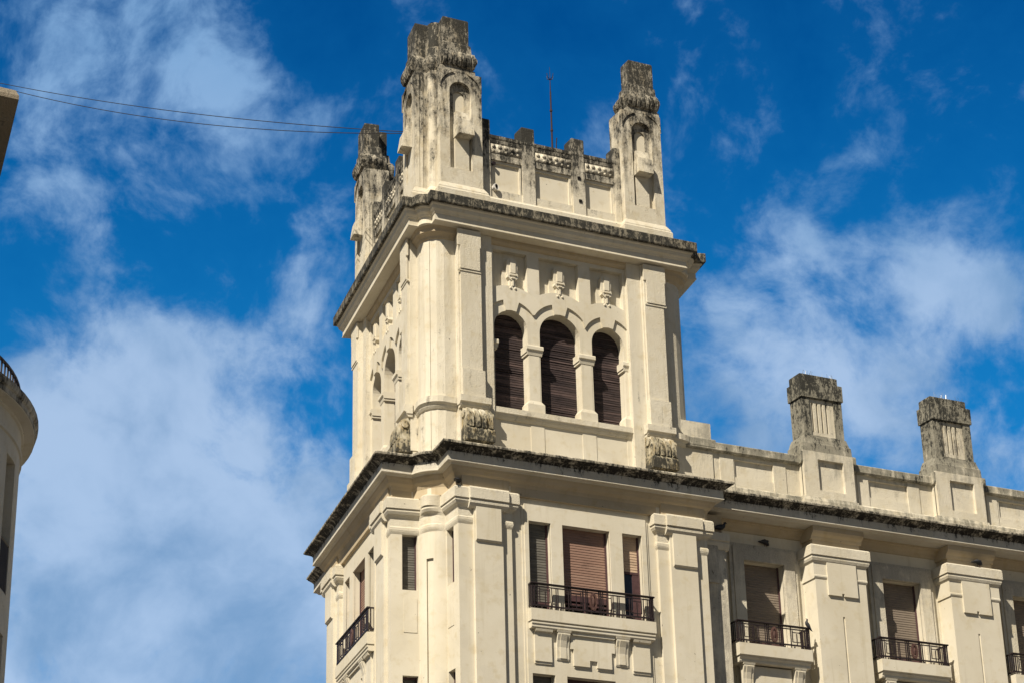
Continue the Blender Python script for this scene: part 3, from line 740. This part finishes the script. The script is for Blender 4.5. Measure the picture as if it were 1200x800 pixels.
def lower_face(F, front_blinds):
    # wall with three openings per storey, and the raised surround
    openings = []
    for zt, zb in ((-8.47, -11.28), (-13.27, -16.2), (-18.1, -21.0)):
        openings += [rect(a, b, zb, zt) for a, b in WIN]
    m = MB(); plate(m, F, rect(2.60, 7.92, -G0, -7.2), openings, .30, .60)
    w = wall_ = put('tower_wall', m, M_wall, B)
    m = MB(); plate(m, F, rect(3.16, 7.43, -22, -7.93), openings, .58, .665)
    plate(m, F, rect(3.08, 7.51, -22, -7.99), [rect(3.165, 7.425, -21.95, -7.995)], .58, .63)
    put('window_surround', m, M_wall, w)
    # storey 1
    for i, (a, b) in enumerate(WIN):
        mats = front_blinds
        fm = MB(); zb, zt = -11.28, -8.47
        for q0, q1 in ((a, a+.06), (b-.06, b)): box(fm, F, q0, q1, .345, .43, zb, zt)
        box(fm, F, a+.06, b-.06, .345, .42, zb, zb+.06)
        w = put('window', fm, M_wood, B); fm = MB()
        m = MB(); box(m, F, a-.02, b+.02, .20, .342, -11.28, -8.40); put('dark_interior', m, M_black, w)
        if i == 0:
            blind(F, a+.055, b-.055, -10.95, zt+.0, .385, M_sh_grey, w)
            box(fm, F, a+.06, b-.06, .36, .42, -11.02, -10.95)
        elif i == 1:
            blind(F, a+.055, b-.055, -10.62, zt+.0, .385, M_sh_red, w)
            box(fm, F, a+.06, b-.06, .36, .42, -10.80, -10.62)
            for q in (-10.92, -11.06): box(fm, F, a+.06, b-.06, .36, .40, q, q+.05)
            box(fm, F, (a+b)/2-.05, (a+b)/2+.05, .36, .41, -11.27, -10.62)
        else:
            blind(F, a+.055, b-.055, -9.63, zt+.0, .385, M_sh_tan, w)
            box(fm, F, a+.06, b-.06, .36, .42, -9.70, -9.63); box(fm, F, b-.26, b-.06, .365, .41, zb, -9.63)
            gl = MB(); box(gl, F, a+.05, b-.2, .355, .375, zb, -9.66); put('window_pane', gl, M_glass, w)
            box(fm, F, a+.06, b-.06, .36, .40, -10.9, -10.86); box(fm, F, a+.06, b-.06, .36, .40, -11.1, -11.06)
        put('window_frame', fm, M_wood, w)
    w = wall_
    for i, (a, b) in enumerate(WIN):
        for zb, zt in ((-16.2, -13.27), (-21.0, -18.1)): blind(F, a, b, zb, zt, .38, (M_sh_grey, M_wood, M_sh_grey)[i] if zb > -17 else M_sh_brn, w)
    # balcony
    for z_ in (0., -4.8):
        m = MB()
        strip(m, F, [(.60, -11.70+z_), (.89, -11.70+z_), (.91, -11.68+z_), (.91, -11.32+z_), (.60, -11.30+z_)], 3.19, 7.50)
        strip(m, F, [(.60, -11.91+z_), (.84, -11.91+z_), (.86, -11.88+z_), (.86, -11.80+z_), (.89, -11.78+z_), (.89, -11.735+z_), (.80, -11.70+z_), (.60, -11.70+z_)], 3.22, 7.47)
        bal = put('balcony', m, M_wall, B)
        railing(F, 3.23, 7.46, .855, -11.30+z_, -10.50+z_, bal, ret=.24)
        m = MB()
        for a, b in ((3.37, 3.94), (6.73, 7.33)):
            strip(m, F, [(.64, -12.97+z_), (.70, -12.97+z_), (.70, -12.90+z_), (.735, -12.90+z_), (.735, -12.02+z_), (.82, -11.99+z_), (.84, -11.92+z_), (.64, -11.91+z_)], a, b)
        plate(m, F, [(4.68, -12.93+z_), (5.22, -12.93+z_), (5.22, -12.73+z_), (5.48, -12.73+z_), (5.48, -12.93+z_), (5.98, -12.93+z_), (5.98, -12.42+z_), (6.10, -12.42+z_), (6.10, -11.93+z_), (4.58, -11.93+z_), (4.58, -12.42+z_), (4.68, -12.42+z_)], [], .64, .735)
        plate(m, F, [(4.70, -12.99+z_), (5.20, -12.99+z_), (5.20, -12.79+z_), (5.50, -12.79+z_), (5.50, -12.99+z_), (5.96, -12.99+z_), (5.96, -12.1+z_), (4.70, -12.1+z_)], [], .64, .69)
        box(m, F, 4.60, 6.08, .65, .80, -12.0+z_, -11.915+z_)
        console(m, F, 4.12, 4.53, -11.90+z_, .66, .90); console(m, F, 6.14, 6.56, -11.90+z_, .66, .90)
        put('apron_panels', m, M_wall, bal)
lower_face(FR, None); lower_face(FL, None)
# plain rear of the tower down to the wings
m = MB(); 
core = [FR(2.9, -.3, 0), FR(7.6, -.3, 0), FR(10.3, -.6, 0), FL(11.5, -9, 0), FL(7.6, -.3, 0), FL(2.9, -.3, 0)]
prism(m, [core[0], core[1], FR(10.4, -2., 0), (12., 10.2, 0), FL(10.4, -2., 0), core[4], core[5]], -G0, -6.4); put('tower_core', m, M_side, B)

# --- main cornice round the tower
def loop1(o, z, n=6):
    """front of the tower: both faces and the nook, closed behind"""
    (Fa, Fb) = corners(SL)[0]
    p = cpoly(Fa, Fb, 1.53-o, o, 1.60-o*.97, .25-(1.43-o)*.33, .10, n, z)
    e = SL-(1.53-o)
    return [FL(e, -2.5, z), FL(e, o, z)]+p+[FR(e, o, z), FR(e, -2.5, z)]
def main_cornice_piece(name, prof, mat, parent):
    m = MB(); m.loft([loop1(o, z) for o, z in prof]); return put(name, m, mat, parent)
mc = main_cornice_piece('main_cornice', [(.95, -7.10), (1.0, -7.055), (1.085, -7.055), (1.145, -7.045), (1.145, -7.015), (1.13, -7.0), (1.13, -6.745), (1.05, -6.735)], M_fasc, B)
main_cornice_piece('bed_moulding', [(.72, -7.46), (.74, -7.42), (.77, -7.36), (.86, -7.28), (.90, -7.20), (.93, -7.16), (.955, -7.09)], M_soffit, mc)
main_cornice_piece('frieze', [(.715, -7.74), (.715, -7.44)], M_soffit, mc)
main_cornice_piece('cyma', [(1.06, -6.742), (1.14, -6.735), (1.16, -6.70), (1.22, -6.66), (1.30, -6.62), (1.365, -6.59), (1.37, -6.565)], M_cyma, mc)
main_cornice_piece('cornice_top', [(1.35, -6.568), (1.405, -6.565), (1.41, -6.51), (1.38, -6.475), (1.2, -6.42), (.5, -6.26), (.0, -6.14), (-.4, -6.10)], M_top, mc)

# ------------------------------------------------------------------ wings
def wing(F, A0, A1, piers, bays, length_full=True):
    dw = -.58
    bays = [c+.18 for c in bays]
    holes = []
    for c in bays:
        for k in range(3):
            holes.append(rect(c-.78, c+.78, -11.3-4.8*k, -8.38-4.8*k))
    m = MB(); plate(m, F, rect(A0, A1, -G0, -6.6), holes, -1.1, dw)
    w = put('wing_wall', m, M_wall, B)
    m = MB(); box(m, F, A0, A1, -12, -1.09, -G0, -6.3); put('wing_core', m, M_side, w)
    off = .004                                                              # the wing's mouldings stop against the tower's
    for nm, prof, mt in (('bed_moulding', [(dw-.01, -7.42), (dw+.05, -7.40), (dw+.08, -7.33), (dw+.16, -7.26), (dw+.20, -7.18), (dw+.30, -7.15), (dw+.31, -7.09), (dw-.01, -7.09)], M_soffit),
                         ('wing_fascia', [(dw, -7.10), (.24, -7.10), (.30, -7.06), (.38, -7.055), (.435, -7.045), (.435, -7.015), (.42, -7.0), (.42, -6.75), (.34, -6.74), (dw, -6.74)], M_fasc),
                         ('cyma', [(-.3, -6.745), (.42, -6.74), (.44, -6.705), (.50, -6.665), (.58, -6.625), (.645, -6.595), (.65, -6.57), (-.3, -6.57)], M_cyma),
                         ('cornice_top', [(-.5, -6.572), (.69, -6.572), (.695, -6.515), (.67, -6.48), (.45, -6.42), (-.1, -6.26), (-.5, -6.2)], M_top)):
        m = MB(); strip(m, F, prof, A0, A1-off); put(nm, m, mt, w)
    # frieze: a plain band, breaking forward over each pier
    for c in piers:
        m = MB(); box(m, F, c-.93, c+.93, dw-.05, .03, -7.80, -7.30)
        strip(m, F, [(dw, -7.52), (.05, -7.52), (.09, -7.42), (.18, -7.34), (.24, -7.26), (.25, -7.11), (dw, -7.11)], c-1.0, c+1.0)
        put('frieze_block', m, M_soffit, w)
        m = MB(); box(m, F, c-1.01, c+1.0, dw-.05, .10, -G0, -8.3)
        notch_z = -10.1
        p = put('wing_pier', m, M_wall, B)
        m = MB(); plate(m, F, rect(c-1.006, c+.996, -G0+.1, -8.31), [rect(c-.035, c+.045, -G0+.2, -10.12)], .098, .135); put('pier_face', m, M_wall, p)
        m = MB(); a0, a1 = c-.55, c+.60
        plate(m, F, [(a0, -9.44), (c-.04, -9.44), (c-.04, -9.35), (c+.06, -9.35), (c+.06, -9.44), (a1, -9.44), (a1, -8.2), (a0, -8.2)], [], .12, .205); put('hanging_panel', m, M_wall, p)
        for (x0, x1) in ((c-1.05, a0-.0), (a1, c+1.04)):
            m = MB(); strip(m, F, [(dw, -8.90), (.15, -8.90), (.175, -8.85), (.175, -8.80), (.155, -8.78), (.155, -8.35), (dw, -8.35)], x0, x1)
            put('neck_band', m, M_wall, p)
        m = MB()
        secs = []
        for o, z in ((.02, -8.40), (.05, -8.36), (.10, -8.30), (.13, -8.22), (.125, -8.145), (.10, -8.135), (.165, -8.12), (.165, -7.81), (.13, -7.765), (.0, -7.755)):
            secs.append([F(c-1.01-o, dw-.05, z), F(c-1.01-o, .12+o, z), F(c+1.0+o, .12+o, z), F(c+1.0+o, dw-.05, z)])
        m.loft(secs); put('capital', m, M_cap, p)
    for c in bays:
        m = MB()
        hs = [rect(c-.78, c+.78, -11.3-4.8*k, -8.38-4.8*k) for k in range(3)]
        plate(m, F, rect(c-1.18, c+1.18, -22.5, -7.93), hs, dw-.02, -.43)
        plate(m, F, rect(c-1.30, c+1.30, -22.5, -7.82), [rect(c-1.185, c+1.185, -22.4, -7.925)], dw-.02, -.47)
        fr = put('window_surround', m, M_frame, w)
        for k in range(3):
            z_ = -4.8*k
            m = MB(); box(m, F, c-.78, c-.735, -.90, -.80, -11.3+z_, -8.38+z_); box(m, F, c+.735, c+.78, -.90, -.80, -11.3+z_, -8.38+z_)
            box(m, F, c-.74, c+.74, -.92, -.85, -11.3+z_, -11.0+z_)
            wd = put('window', m, M_wood, B)
            m = MB(); box(m, F, c-.8, c+.8, -1.25, -1.0, -11.35+z_, -8.4+z_); put('dark_interior', m, M_black, wd)
            blind(F, c-.735, c+.735, -11.2+z_ if k else -11.0, -8.38+z_, -.86, M_sh_brn, wd, pitch=.082)
            m = MB()
            strip(m, F, [(dw, -11.80+z_), (.18, -11.80+z_), (.20, -11.78+z_), (.20, -11.40+z_), (dw, -11.38+z_)], c-1.56, c+1.20)
            strip(m, F, [(dw, -12.0+z_), (.06, -12.0+z_), (.08, -11.96+z_), (.08, -11.91+z_), (.14, -11.84+z_), (.14, -11.79+z_), (dw, -11.79+z_)], c-1.52, c+1.16)
            bal = put('balcony', m, M_wall, B)
            railing(F, c-1.54, c+1.18, .13, -11.38+z_, -10.64+z_, bal, ret=.60)
            m = MB(); console(m, F, c-1.34, c-.96, -12.0+z_, -.12, 1.0); console(m, F, c+.60, c+.98, -12.0+z_, -.12, 1.0)
            plate(m, F, rect(c-.9, c+.54, -13.0+z_, -12.05+z_), [], -.44, -.12)
            put('apron_panels', m, M_wall, bal)
    # half pier where the wing meets the tower
    return w

RW_P = [15.06, 20.52, 25.98, 31.4]; RW_B = [12.30, 17.76, 23.2, 28.7]
wR = wing(FR, 9.7, 34, RW_P, RW_B)
wL = wing(FL, 9.7, 13.15, [], [])
def half_pier(F, w):
    m = MB(); box(m, F, 9.9, 10.62, -.6, .20, -G0, -8.3); p = put('half_pier', m, M_side, B)
    m = MB(); box(m, F, 9.9, 10.30, .1, .27, -9.55, -8.3); put('hanging_panel', m, M_side, p)
    m = MB(); strip(m, F, [(-.3, -8.40), (.22, -8.40), (.27, -8.30), (.30, -8.20), (.28, -8.14), (.33, -8.12), (.33, -7.86), (-.3, -7.84)], 9.9, 10.74); put('capital', m, M_cap, p)
    m = MB(); box(m, F, 9.8, 10.60, -.3, .12, -7.86, -7.2); put('frieze_block', m, M_soffit, p)
half_pier(FR, wR); half_pier(FL, wL)

# --- wing parapet, pedestals and chimney-like piers
def wing_parapet(F, A0, A1, peds, w, panels):
    m = MB()
    plate(m, F, rect(A0, A1, -6.3, -4.72), [rect(a, b, -5.52, -4.90) for a, b in panels], -.60, -.45)
    box(m, F, A0, A1, -.80, -.52, -6.3, -4.72)
    p = put('wing_parapet', m, M_wpar, B)
    m = MB()
    strip(m, F, [(-.85, -4.76), (-.36, -4.76), (-.33, -4.72), (-.30, -4.70), (-.30, -4.47), (-.34, -4.43), (-.85, -4.40)], A0, A1)
    strip(m, F, [(-.6, -6.4), (-.22, -6.3), (-.22, -5.98), (-.34, -5.90), (-.6, -5.90)], A0, A1)
    put('coping', m, M_chim, p)
    return p
pans = [(11.60, 13.12), (16.95, 18.6), (22.48, 24.1), (27.9, 29.5)]
pR = wing_parapet(FR, 9.6, 34, RW_P, wR, pans)
pL = wing_parapet(FL, 9.6, 13.15, [], wL, [])
def pedestal(F, c, w):
    """c = centre; pedestal with sunk panel, stepped shoulders and a fluted chimney pier"""
    m = MB()
    plate(m, F, rect(c-.90, c+1.12, -6.25, -4.28), [rect(c-.32, c+.72, -5.66, -4.55)], -.30, -.14)
    m.loft([[F(c-.90, -.26, -6.25), F(c+1.12, -.26, -6.25), F(c+1.12, -1.15, -6.25), F(c-.90, -1.15, -6.25)], [F(c-.90, -.26, -4.28), F(c+1.12, -.26, -4.28), F(c+1.12, -1.15, -4.28), F(c-.90, -1.15, -4.28)]])
    p = put('parapet_pedestal', m, M_wpar, B)
    def ring(o, z, a0=c-.84, a1=c+1.12, df=-.12, db=-1.2): return [F(a0-o, df+o, z), F(a1+o, df+o, z), F(a1+o, db-o, z), F(a0-o, db-o, z)]
    m = MB(); m.loft([ring(-.03, -4.60, df=-.18), ring(0., -4.57), ring(0., -4.30), ring(-.03, -4.27)])
    # cap moulding only outside the pedestal front
    for m_ in _shell(F, c): put('pedestal_moulding', m_, M_chim, p)
    m = MB()
    rg = lambda a0, a1, df, db, z: [F(a0, df, z), F(a1, df, z), F(a1, db, z), F(a0, db, z)]
    m.loft([rg(c-.85, c+1.12, -.16, -1.15, -4.29), rg(c-.84, c+1.11, -.18, -1.13, -3.97), rg(c-.80, c+1.07, -.20, -1.10, -3.93), rg(c-.77, c+1.03, -.23, -1.08, -3.80), rg(c-.71, c+.99, -.25, -1.05, -3.66)])
    put('stepped_shoulder', m, M_chim, p)
    m = MB()
    a0, a1, df, db = c-.67, c+.95, -.28, -1.02
    plate(m, F, rect(a0, a1, -3.68, -2.22), [rect(c-.36, c+.62, -3.62, -2.27)], -.50, df)
    m.loft([rg(a0, a1, -.49, db, -3.68), rg(a0, a1, -.49, db, -2.22)])
    ch = put('chimney_pier', m, M_chim, B)
    m = MB()
    plate(m, F, rect(c-.36, c+.62, -3.62, -2.27), [rect(x, x+.075, -3.48, -2.40) for x in (c-.27, c-.08, c+.11, c+.30)], -.492, -.33)
    put('fluted_panel', m, M_flute, ch)
    m = MB(); m.loft([rg(a0-.05, a1+.05, df+.05, db-.05, -2.24), rg(a0-.05, a1+.05, df+.05, db-.05, -1.66), rg(a0+.02, a1-.02, df-.02, db+.02, -1.62)])
    m.loft([rg(a0+.0, a1-.08, df-.03, db+.05, -1.66), rg(a0+.0, a1-.08, df-.03, db+.05, -1.38), rg(a0+.03, a1-.11, df-.06, db+.08, -1.35)])
    put('chimney_cap', m, M_chim, ch)
    m = MB()
    rnd = random.Random(int(c*10))
    for i in range(26):
        a = a0+.1+(a1-a0-.3)*rnd.random(); d = (-.34 if i % 2 else -.9)-.04*rnd.random(); h = .10+.10*rnd.random()
        q = Vector(F(a, d, -1.36)); e = q+Vector(((rnd.random()-.5)*.12, (rnd.random()-.5)*.12, h)); tube(m, [q, e], .0055, 3)
    put('bird_spikes', m, M_spike, ch)
def _shell(F, c):
    ms = [MB(), MB(), MB()]
    rg = lambda a0, a1, df, db, z: [F(a0, df, z), F(a1, df, z), F(a1, db, z), F(a0, db, z)]
    strip(ms[0], F, [(-.85, -4.54), (-.145, -4.54), (-.135, -4.50), (-.135, -4.32), (-.16, -4.26), (-.85, -4.24)], c+1.122, c+1.25)
    strip(ms[1], F, [(-.85, -4.74), (-.20, -4.74), (-.16, -4.70), (-.145, -4.66), (-.145, -4.32), (-.85, -4.30)], c-.98, c-.902)
    strip(ms[2], F, [(-.9, -6.27), (-.10, -6.27), (-.10, -6.05), (-.138, -5.92), (-.9, -5.92)], c-1.0, c+1.20)
    return ms
for c in RW_P[:3]: pedestal(FR, c, pR)
# parapet stub against the tower
for F, w in ((FR, pR), (FL, pL)):
    m = MB(); box(m, F, 9.4, 10.74, -1.0, -.40, -6.25, -4.66); box(m, F, 9.4, 10.70, -.95, -.36, -4.38, -3.80)
    s = put('parapet_stub', m, M_wpar, B)
    m = MB(); strip(m, F, [(-1.05, -4.68), (-.33, -4.68), (-.29, -4.64), (-.29, -4.40), (-.33, -4.36), (-1.05, -4.36)], 9.4, 10.83); put('stub_cap', m, M_chim, s)
    if F is FR:
        for a, b in [(11.02, 11.55)]+[q for c in RW_P[:3] for q in ((c-1.95, c-1.46), (c+1.42, c+1.88))]:
            m = MB(); box(m, F, a, b, -.47, -.42, -5.92, -4.76); put('raised_strip', m, M_wpar, w)

# small fittings on the tower parapet
for (a, z) in ((6.10, 4.45), (6.12, 3.58)): 
    m = MB(); strip(m, FR, [(-.37+.0, z-.055), (-.33, z-.055), (-.33, z+.055), (-.37, z+.055)], a-.055, a+.055); put('drain_hole', m, M_black, B)
fl = thing('floodlight', 'small round white floodlight low on the tower parapet beside the corner pinnacle', 'floodlight', FR(2.90, -.42, 3.42))
m = MB(); tube(m, [FR(2.90, -.42, 3.42), FR(2.93, -.28, 3.44)], [.09, .12], 12); put('lamp_housing', m, M_white, fl)
m = MB(); tube(m, [FR(2.932, -.275, 3.441), FR(2.94, -.262, 3.442)], [.085, .085], 12); put('lens', m, M_black, fl)
m = MB(); tube(m, [FR(2.86, -.5, 3.30), FR(2.90, -.40, 3.36)], .02, 6); put('bracket', m, M_iron, fl)
o2 = thing('floodlight', 'dark twin of the round floodlight at the upper left corner of the parapet panel', 'floodlight', FR(2.90, -.45, 4.36))
m = MB(); tube(m, [FR(2.90, -.48, 4.36), FR(2.92, -.38, 4.37)], [.05, .075], 10); put('lamp_housing', m, M_iron, o2)
m = MB(); tube(m, [FR(2.86, -.5, 4.30), FR(2.90, -.46, 4.34)], .015, 6); put('bracket', m, M_iron, o2)

# lightning rod on the tower roof
rod = thing('lightning_rod', 'thin rusty lightning rod standing on the tower roof against the sky', 'lightning rod', (6.25, 2.5, 3.3+G0))
m = MB(); tube(m, [(6.25, 2.5, 3.3+G0), (6.25, 2.5, 9.0+G0)], [.045, .028], 8); tube(m, [(6.25, 2.5, 9.0+G0), (6.25, 2.5, 10.02+G0)], [.020, .006], 6)
for z in (4.6, 5.6, 6.6, 7.4, 8.2): tube(m, [(6.25, 2.5, z+G0), (6.25, 2.5, z+.06+G0)], .052, 8)
put('mast', m, M_rod, rod)
m = MB()
for t in (20, 110, 200, 290): tube(m, [(6.25, 2.5, 9.5+G0), (6.25+.12*math.cos(R(t)), 2.5+.12*math.sin(R(t)), 9.56+G0), (6.25+.16*math.cos(R(t)), 2.5+.16*math.sin(R(t)), 9.70+G0)], .014, 4)
put('prongs', m, M_iron, rod)
m = MB(); tube(m, [(6.32, 2.5, 3.3+G0), (6.40, 2.48, 6.9+G0), (6.42, 2.46, 7.15+G0)], .02, 5); put('stay', m, M_iron, rod)

# ------------------------------------------------------------------ pigeons
def pigeon(label, loc, rz, headturn=0., crouch=0., s=1.0, pitch=0.):
    t = thing('pigeon', label, 'pigeon', loc, 'pigeons perched on the facade')
    t.rotation_euler = (0, -pitch, rz); t.scale = (s, s, s)
    m = MB(); secs = []
    # spine from tail to beak (x forward)
    st = [(-.26, .105, .012, .006), (-.17, .12, .040, .014), (-.10, .135, .055, .040), (-.02, .145, .070, .065), (.06, .16, .068, .068), (.11, .19, .050, .052),
          (.135, .235, .032, .032), (.145, .262, .030, .030), (.165, .275, .029, .029), (.185, .270, .018, .018), (.205, .262, .007, .006), (.225, .256, .003, .003)]
    for i, (x, z, ry, rz_) in enumerate(st):
        z = z-crouch*max(0, x)*.9; y = headturn*max(0, x-.08)*1.4
        a = st[min(i+1, len(st)-1)]; b = st[max(i-1, 0)]; th = math.atan2(a[1]-b[1], a[0]-b[0])
        secs.append([(x-math.sin(th)*rz_*math.sin(q), y+ry*math.cos(q), z+math.cos(th)*rz_*math.sin(q)) for q in [2*math.pi*j/10 for j in range(10)]])
    m.loft(secs)
    me = m.mesh('body'); o = bpy.data.objects.new('body', me); C.objects.link(o); o.parent = t; me.materials.append(M_bird)
    for p in me.polygons: p.use_smooth = True
    for sgn in (-1, 1):
        m = MB(); m.loft([[(-.22, sgn*.03, .115), (-.22, sgn*.045, .11), (-.22, sgn*.04, .10)], [(-.05, sgn*.05, .175), (-.05, sgn*.078, .15), (-.05, sgn*.070, .11)], [(.07, sgn*.04, .19), (.07, sgn*.070, .165), (.07, sgn*.060, .13)]])
        o = bpy.data.objects.new('wing', m.mesh('wing')); C.objects.link(o); o.parent = t; o.data.materials.append(M_bird)
        m = MB(); tube(m, [(.0, sgn*.03, .09), (.0, sgn*.03, .004)], .006, 5); tube(m, [(-.02, sgn*.03, .004), (.035, sgn*.03, .004)], .005, 4)
        o = bpy.data.objects.new('leg', m.mesh('leg')); C.objects.link(o); o.parent = t; o.data.materials.append(M_iron2)
    return t
pigeon('pigeon on the corner of the tower capital above the narrow windows', FR(.86, .80, -7.72), R(50), s=1.25)
pigeon('pigeon perched where the wing meets the tower, tail to the tower', FR(10.45, .22, -7.835), R(0), s=1.35)
pigeon('pigeon on the window surround of the first wing bay, head tucked', FR(12.62, -.50, -7.82), R(15), .5, .9, s=1.3)
pigeon('pigeon on the capital of the second wing pier', FR(20.72, .25, -7.765), R(10), .3, .8, s=1.3)
pigeon('pigeon standing on the right end of a balcony rail', FR(13.50, .14, -10.66), R(165), s=.95, pitch=R(48))

# ------------------------------------------------------------------ round building at the left
def Pray(x, y, t):
    v = cr*(x-600)/FPX+cu*(400-y)/FPX+cw; return CAM+v*t
T = Pray(45, 503, 50)
vd = np.array([T[0]-CAM[0], T[1]-CAM[1]]); vd /= np.linalg.norm(vd); perp = np.array([vd[1], -vd[0]])
RR = 6.2; cc_ = T[:2]-perp*RR; ZT = T[2]
rb = thing('round_building', 'grey plastered round fronted building with dark arched openings at the left edge', 'building', (cc_[0], cc_[1], 0))
a_t = math.atan2(perp[1], perp[0])
def ringp(r, z, n=96): return [(cc_[0]+r*math.cos(2*math.pi*i/n+a_t), cc_[1]+r*math.sin(2*math.pi*i/n+a_t), z) for i in range(n)]
rbody = RR-.36
# body with recessed window bays: built in storeys, wall sectors between openings
m = MB()
nS = 144
def sector(m, r0, r1, i0, i1, z0, z1):
    ang = [2*math.pi*i/nS+a_t for i in range(i0, i1+1)]
    lo = [(cc_[0]+r1*math.cos(t), cc_[1]+r1*math.sin(t), z0) for t in ang]+[(cc_[0]+r0*math.cos(t), cc_[1]+r0*math.sin(t), z0) for t in reversed(ang)]
    m.loft([lo, [(x, y, z1) for x, y, z in lo]])
m.loft([ringp(rbody-.55, 0), ringp(rbody-.55, ZT-.2)])
tiers = [(ZT-1.25, ZT-4.25), (ZT-5.15, ZT-8.2), (ZT-9.1, ZT-12.2)]
zc = ZT-.1
win_i = [(-7, -4), (-17, -12), (-27, -22), (-37, -32), (5, 9), (15, 19)]
for zt, zb in tiers:
    sector(m, rbody-.6, rbody, 0, 144, zt, zc)
    edges = sorted([(a % 144, b % 144) for a, b in win_i]); cur = edges[-1][1]-144
    for a, b in edges: sector(m, rbody-.6, rbody, cur, a, zb, zt); cur = b
    zc = zb
sector(m, rbody-.6, rbody, 0, 144, 0, zc)
put('round_wall', m, M_round, rb)
m = MB(); m.loft([ringp(r_, ZT+z) for r_, z in ((rbody-.02, -.36), (rbody+.05, -.34), (rbody+.06, -.30), (RR-.08, -.27), (RR-.07, -.255))]); rc = put('cornice_soffit', m, M_round, rb)
m = MB(); m.loft([ringp(r_, ZT+z) for r_, z in ((RR-.12, -.253), (RR-.06, -.25), (RR-.06, -.13), (RR-.02, -.10), (RR, -.03), (RR, .05), (RR-.06, .09), (RR-.7, .12))]); put('cornice_rim', m, M_roundc, rb)
m = MB(); m.loft([ringp(r_, ZT+z) for r_, z in ((rbody-.02, -.86), (rbody+.05, -.84), (rbody+.05, -.78), (rbody-.02, -.76))]); put('string_course', m, M_round, rb)
m = MB(); rz = RR-.46
for zz in (.20, .74): 
    m.loft([ringp(rz-.03, ZT+zz), ringp(rz+.03, ZT+zz), ringp(rz+.03, ZT+zz+.05), ringp(rz-.03, ZT+zz+.05)], cap=False)
for i in range(0, 180):
    t = 2*math.pi*i/180+a_t; x, y = cc_[0]+rz*math.cos(t), cc_[1]+rz*math.sin(t); tube(m, [(x, y, ZT+.1), (x, y, ZT+.76)], .022, 4)
put('roof_railing', m, M_iron, rb)
for zt, zb in tiers[:2]:
    for a, b in win_i[:4]+win_i[4:5]:
        m = MB(); n = 8
        for i in range(n*3+1):
            t = 2*math.pi*(a+(b-a)*i/(n*3))/nS+a_t; x, y = cc_[0]+(rbody-.03)*math.cos(t), cc_[1]+(rbody-.03)*math.sin(t); tube(m, [(x, y, zb+.0), (x, y, zb+1.1)], .014, 4)
        ang = [2*math.pi*(a+(b-a)*i/n)/nS+a_t for i in range(n+1)]
        tube(m, [(cc_[0]+(rbody-.03)*math.cos(t), cc_[1]+(rbody-.03)*math.sin(t), zb+1.1) for t in ang], .03, 5)
        put('window_railing', m, M_iron, rb)
        m = MB(); sector(m, rbody-.58, rbody-.50, a, (a+b)//2, zb, zt-.3); put('glazed_door', m, M_glass, rb)

# ------------------------------------------------------------------ eaves of a near building, upper left
K = np.array([-19.91, -31.57]); e1 = np.array([-20.17+19.91, -31.58+31.57]); e1 = e1/np.linalg.norm(e1); e2 = np.array([-19.6+19.91, -29.28+31.57]); e2 = e2/np.linalg.norm(e2)
zE = -15.33+G0
eb = thing('eaved_building', 'plain building whose brown flat eave pokes in at the upper left corner', 'building', (K[0]-3, K[1]+2, 0))
q = lambda a, b, z: tuple(K+e1*a+e2*b)+(z,)
m = MB(); m.loft([[q(0, 0, zE), q(12, 0, zE), q(12, 14, zE), q(0, 14, zE)], [q(0, 0, zE+.06), q(12, 0, zE+.06), q(12, 14, zE+.06), q(0, 14, zE+.06)], [q(.05, .05, zE+.16), q(12, .05, zE+.16), q(12, 14, zE+.16), q(.05, 14, zE+.16)]])
put('eave', m, M_eave, eb)
m = MB(); m.loft([[q(1.1, 1.1, 0), q(12, 1.1, 0), q(12, 14, 0), q(1.1, 14, 0)], [q(1.1, 1.1, zE-.01), q(12, 1.1, zE-.01), q(12, 14, zE-.01), q(1.1, 14, zE-.01)]])
put('wall', m, M_round, eb)
for k in range(4):
    for b in (2.5, 6, 9.5): 
        m = MB()
        A = [q(1.08, b, 3+3.4*k), q(1.08, b+1.2, 3+3.4*k), q(1.2, b+1.2, 3+3.4*k), q(1.2, b, 3+3.4*k)]
        if 3+3.4*k+1.7 < zE: m.loft([A, [(x, y, z+1.7) for x, y, z in A]]); put('window', m, M_glass, eb)

# ------------------------------------------------------------------ cables to the near pinnacle
def cable(label, pts):
    m = MB(); tube(m, pts, .015, 5)
    o = put('cable', m, M_cable); o['label'] = label; o['category'] = 'cable'; o['group'] = 'overhead cables'
    for p in o.data.polygons: p.use_smooth = True
endp = np.array(FL(2.36, -.9, 5.60)) if False else np.array(FL(2.37, -.15, 5.98))
def cable_pts(p0, p1, sag, n=28):
    return [tuple(p0+(p1-p0)*t+np.array([0, 0, -4*sag*t*(1-t)])) for t in [i/n for i in range(n+1)]]
s0 = Pray(-60, 85, 95)
cable('upper of two thin black cables slung across the sky to the corner pinnacle', cable_pts(s0, endp+np.array([0, 0, .03]), .42))
cable('lower, slacker of two thin black cables slung across the sky to the corner pinnacle', cable_pts(s0+np.array([0, 0, .0]), endp-np.array([0, 0, .03]), .8))

for o in bpy.data.objects:
    if '_w' in o: del o['_w']
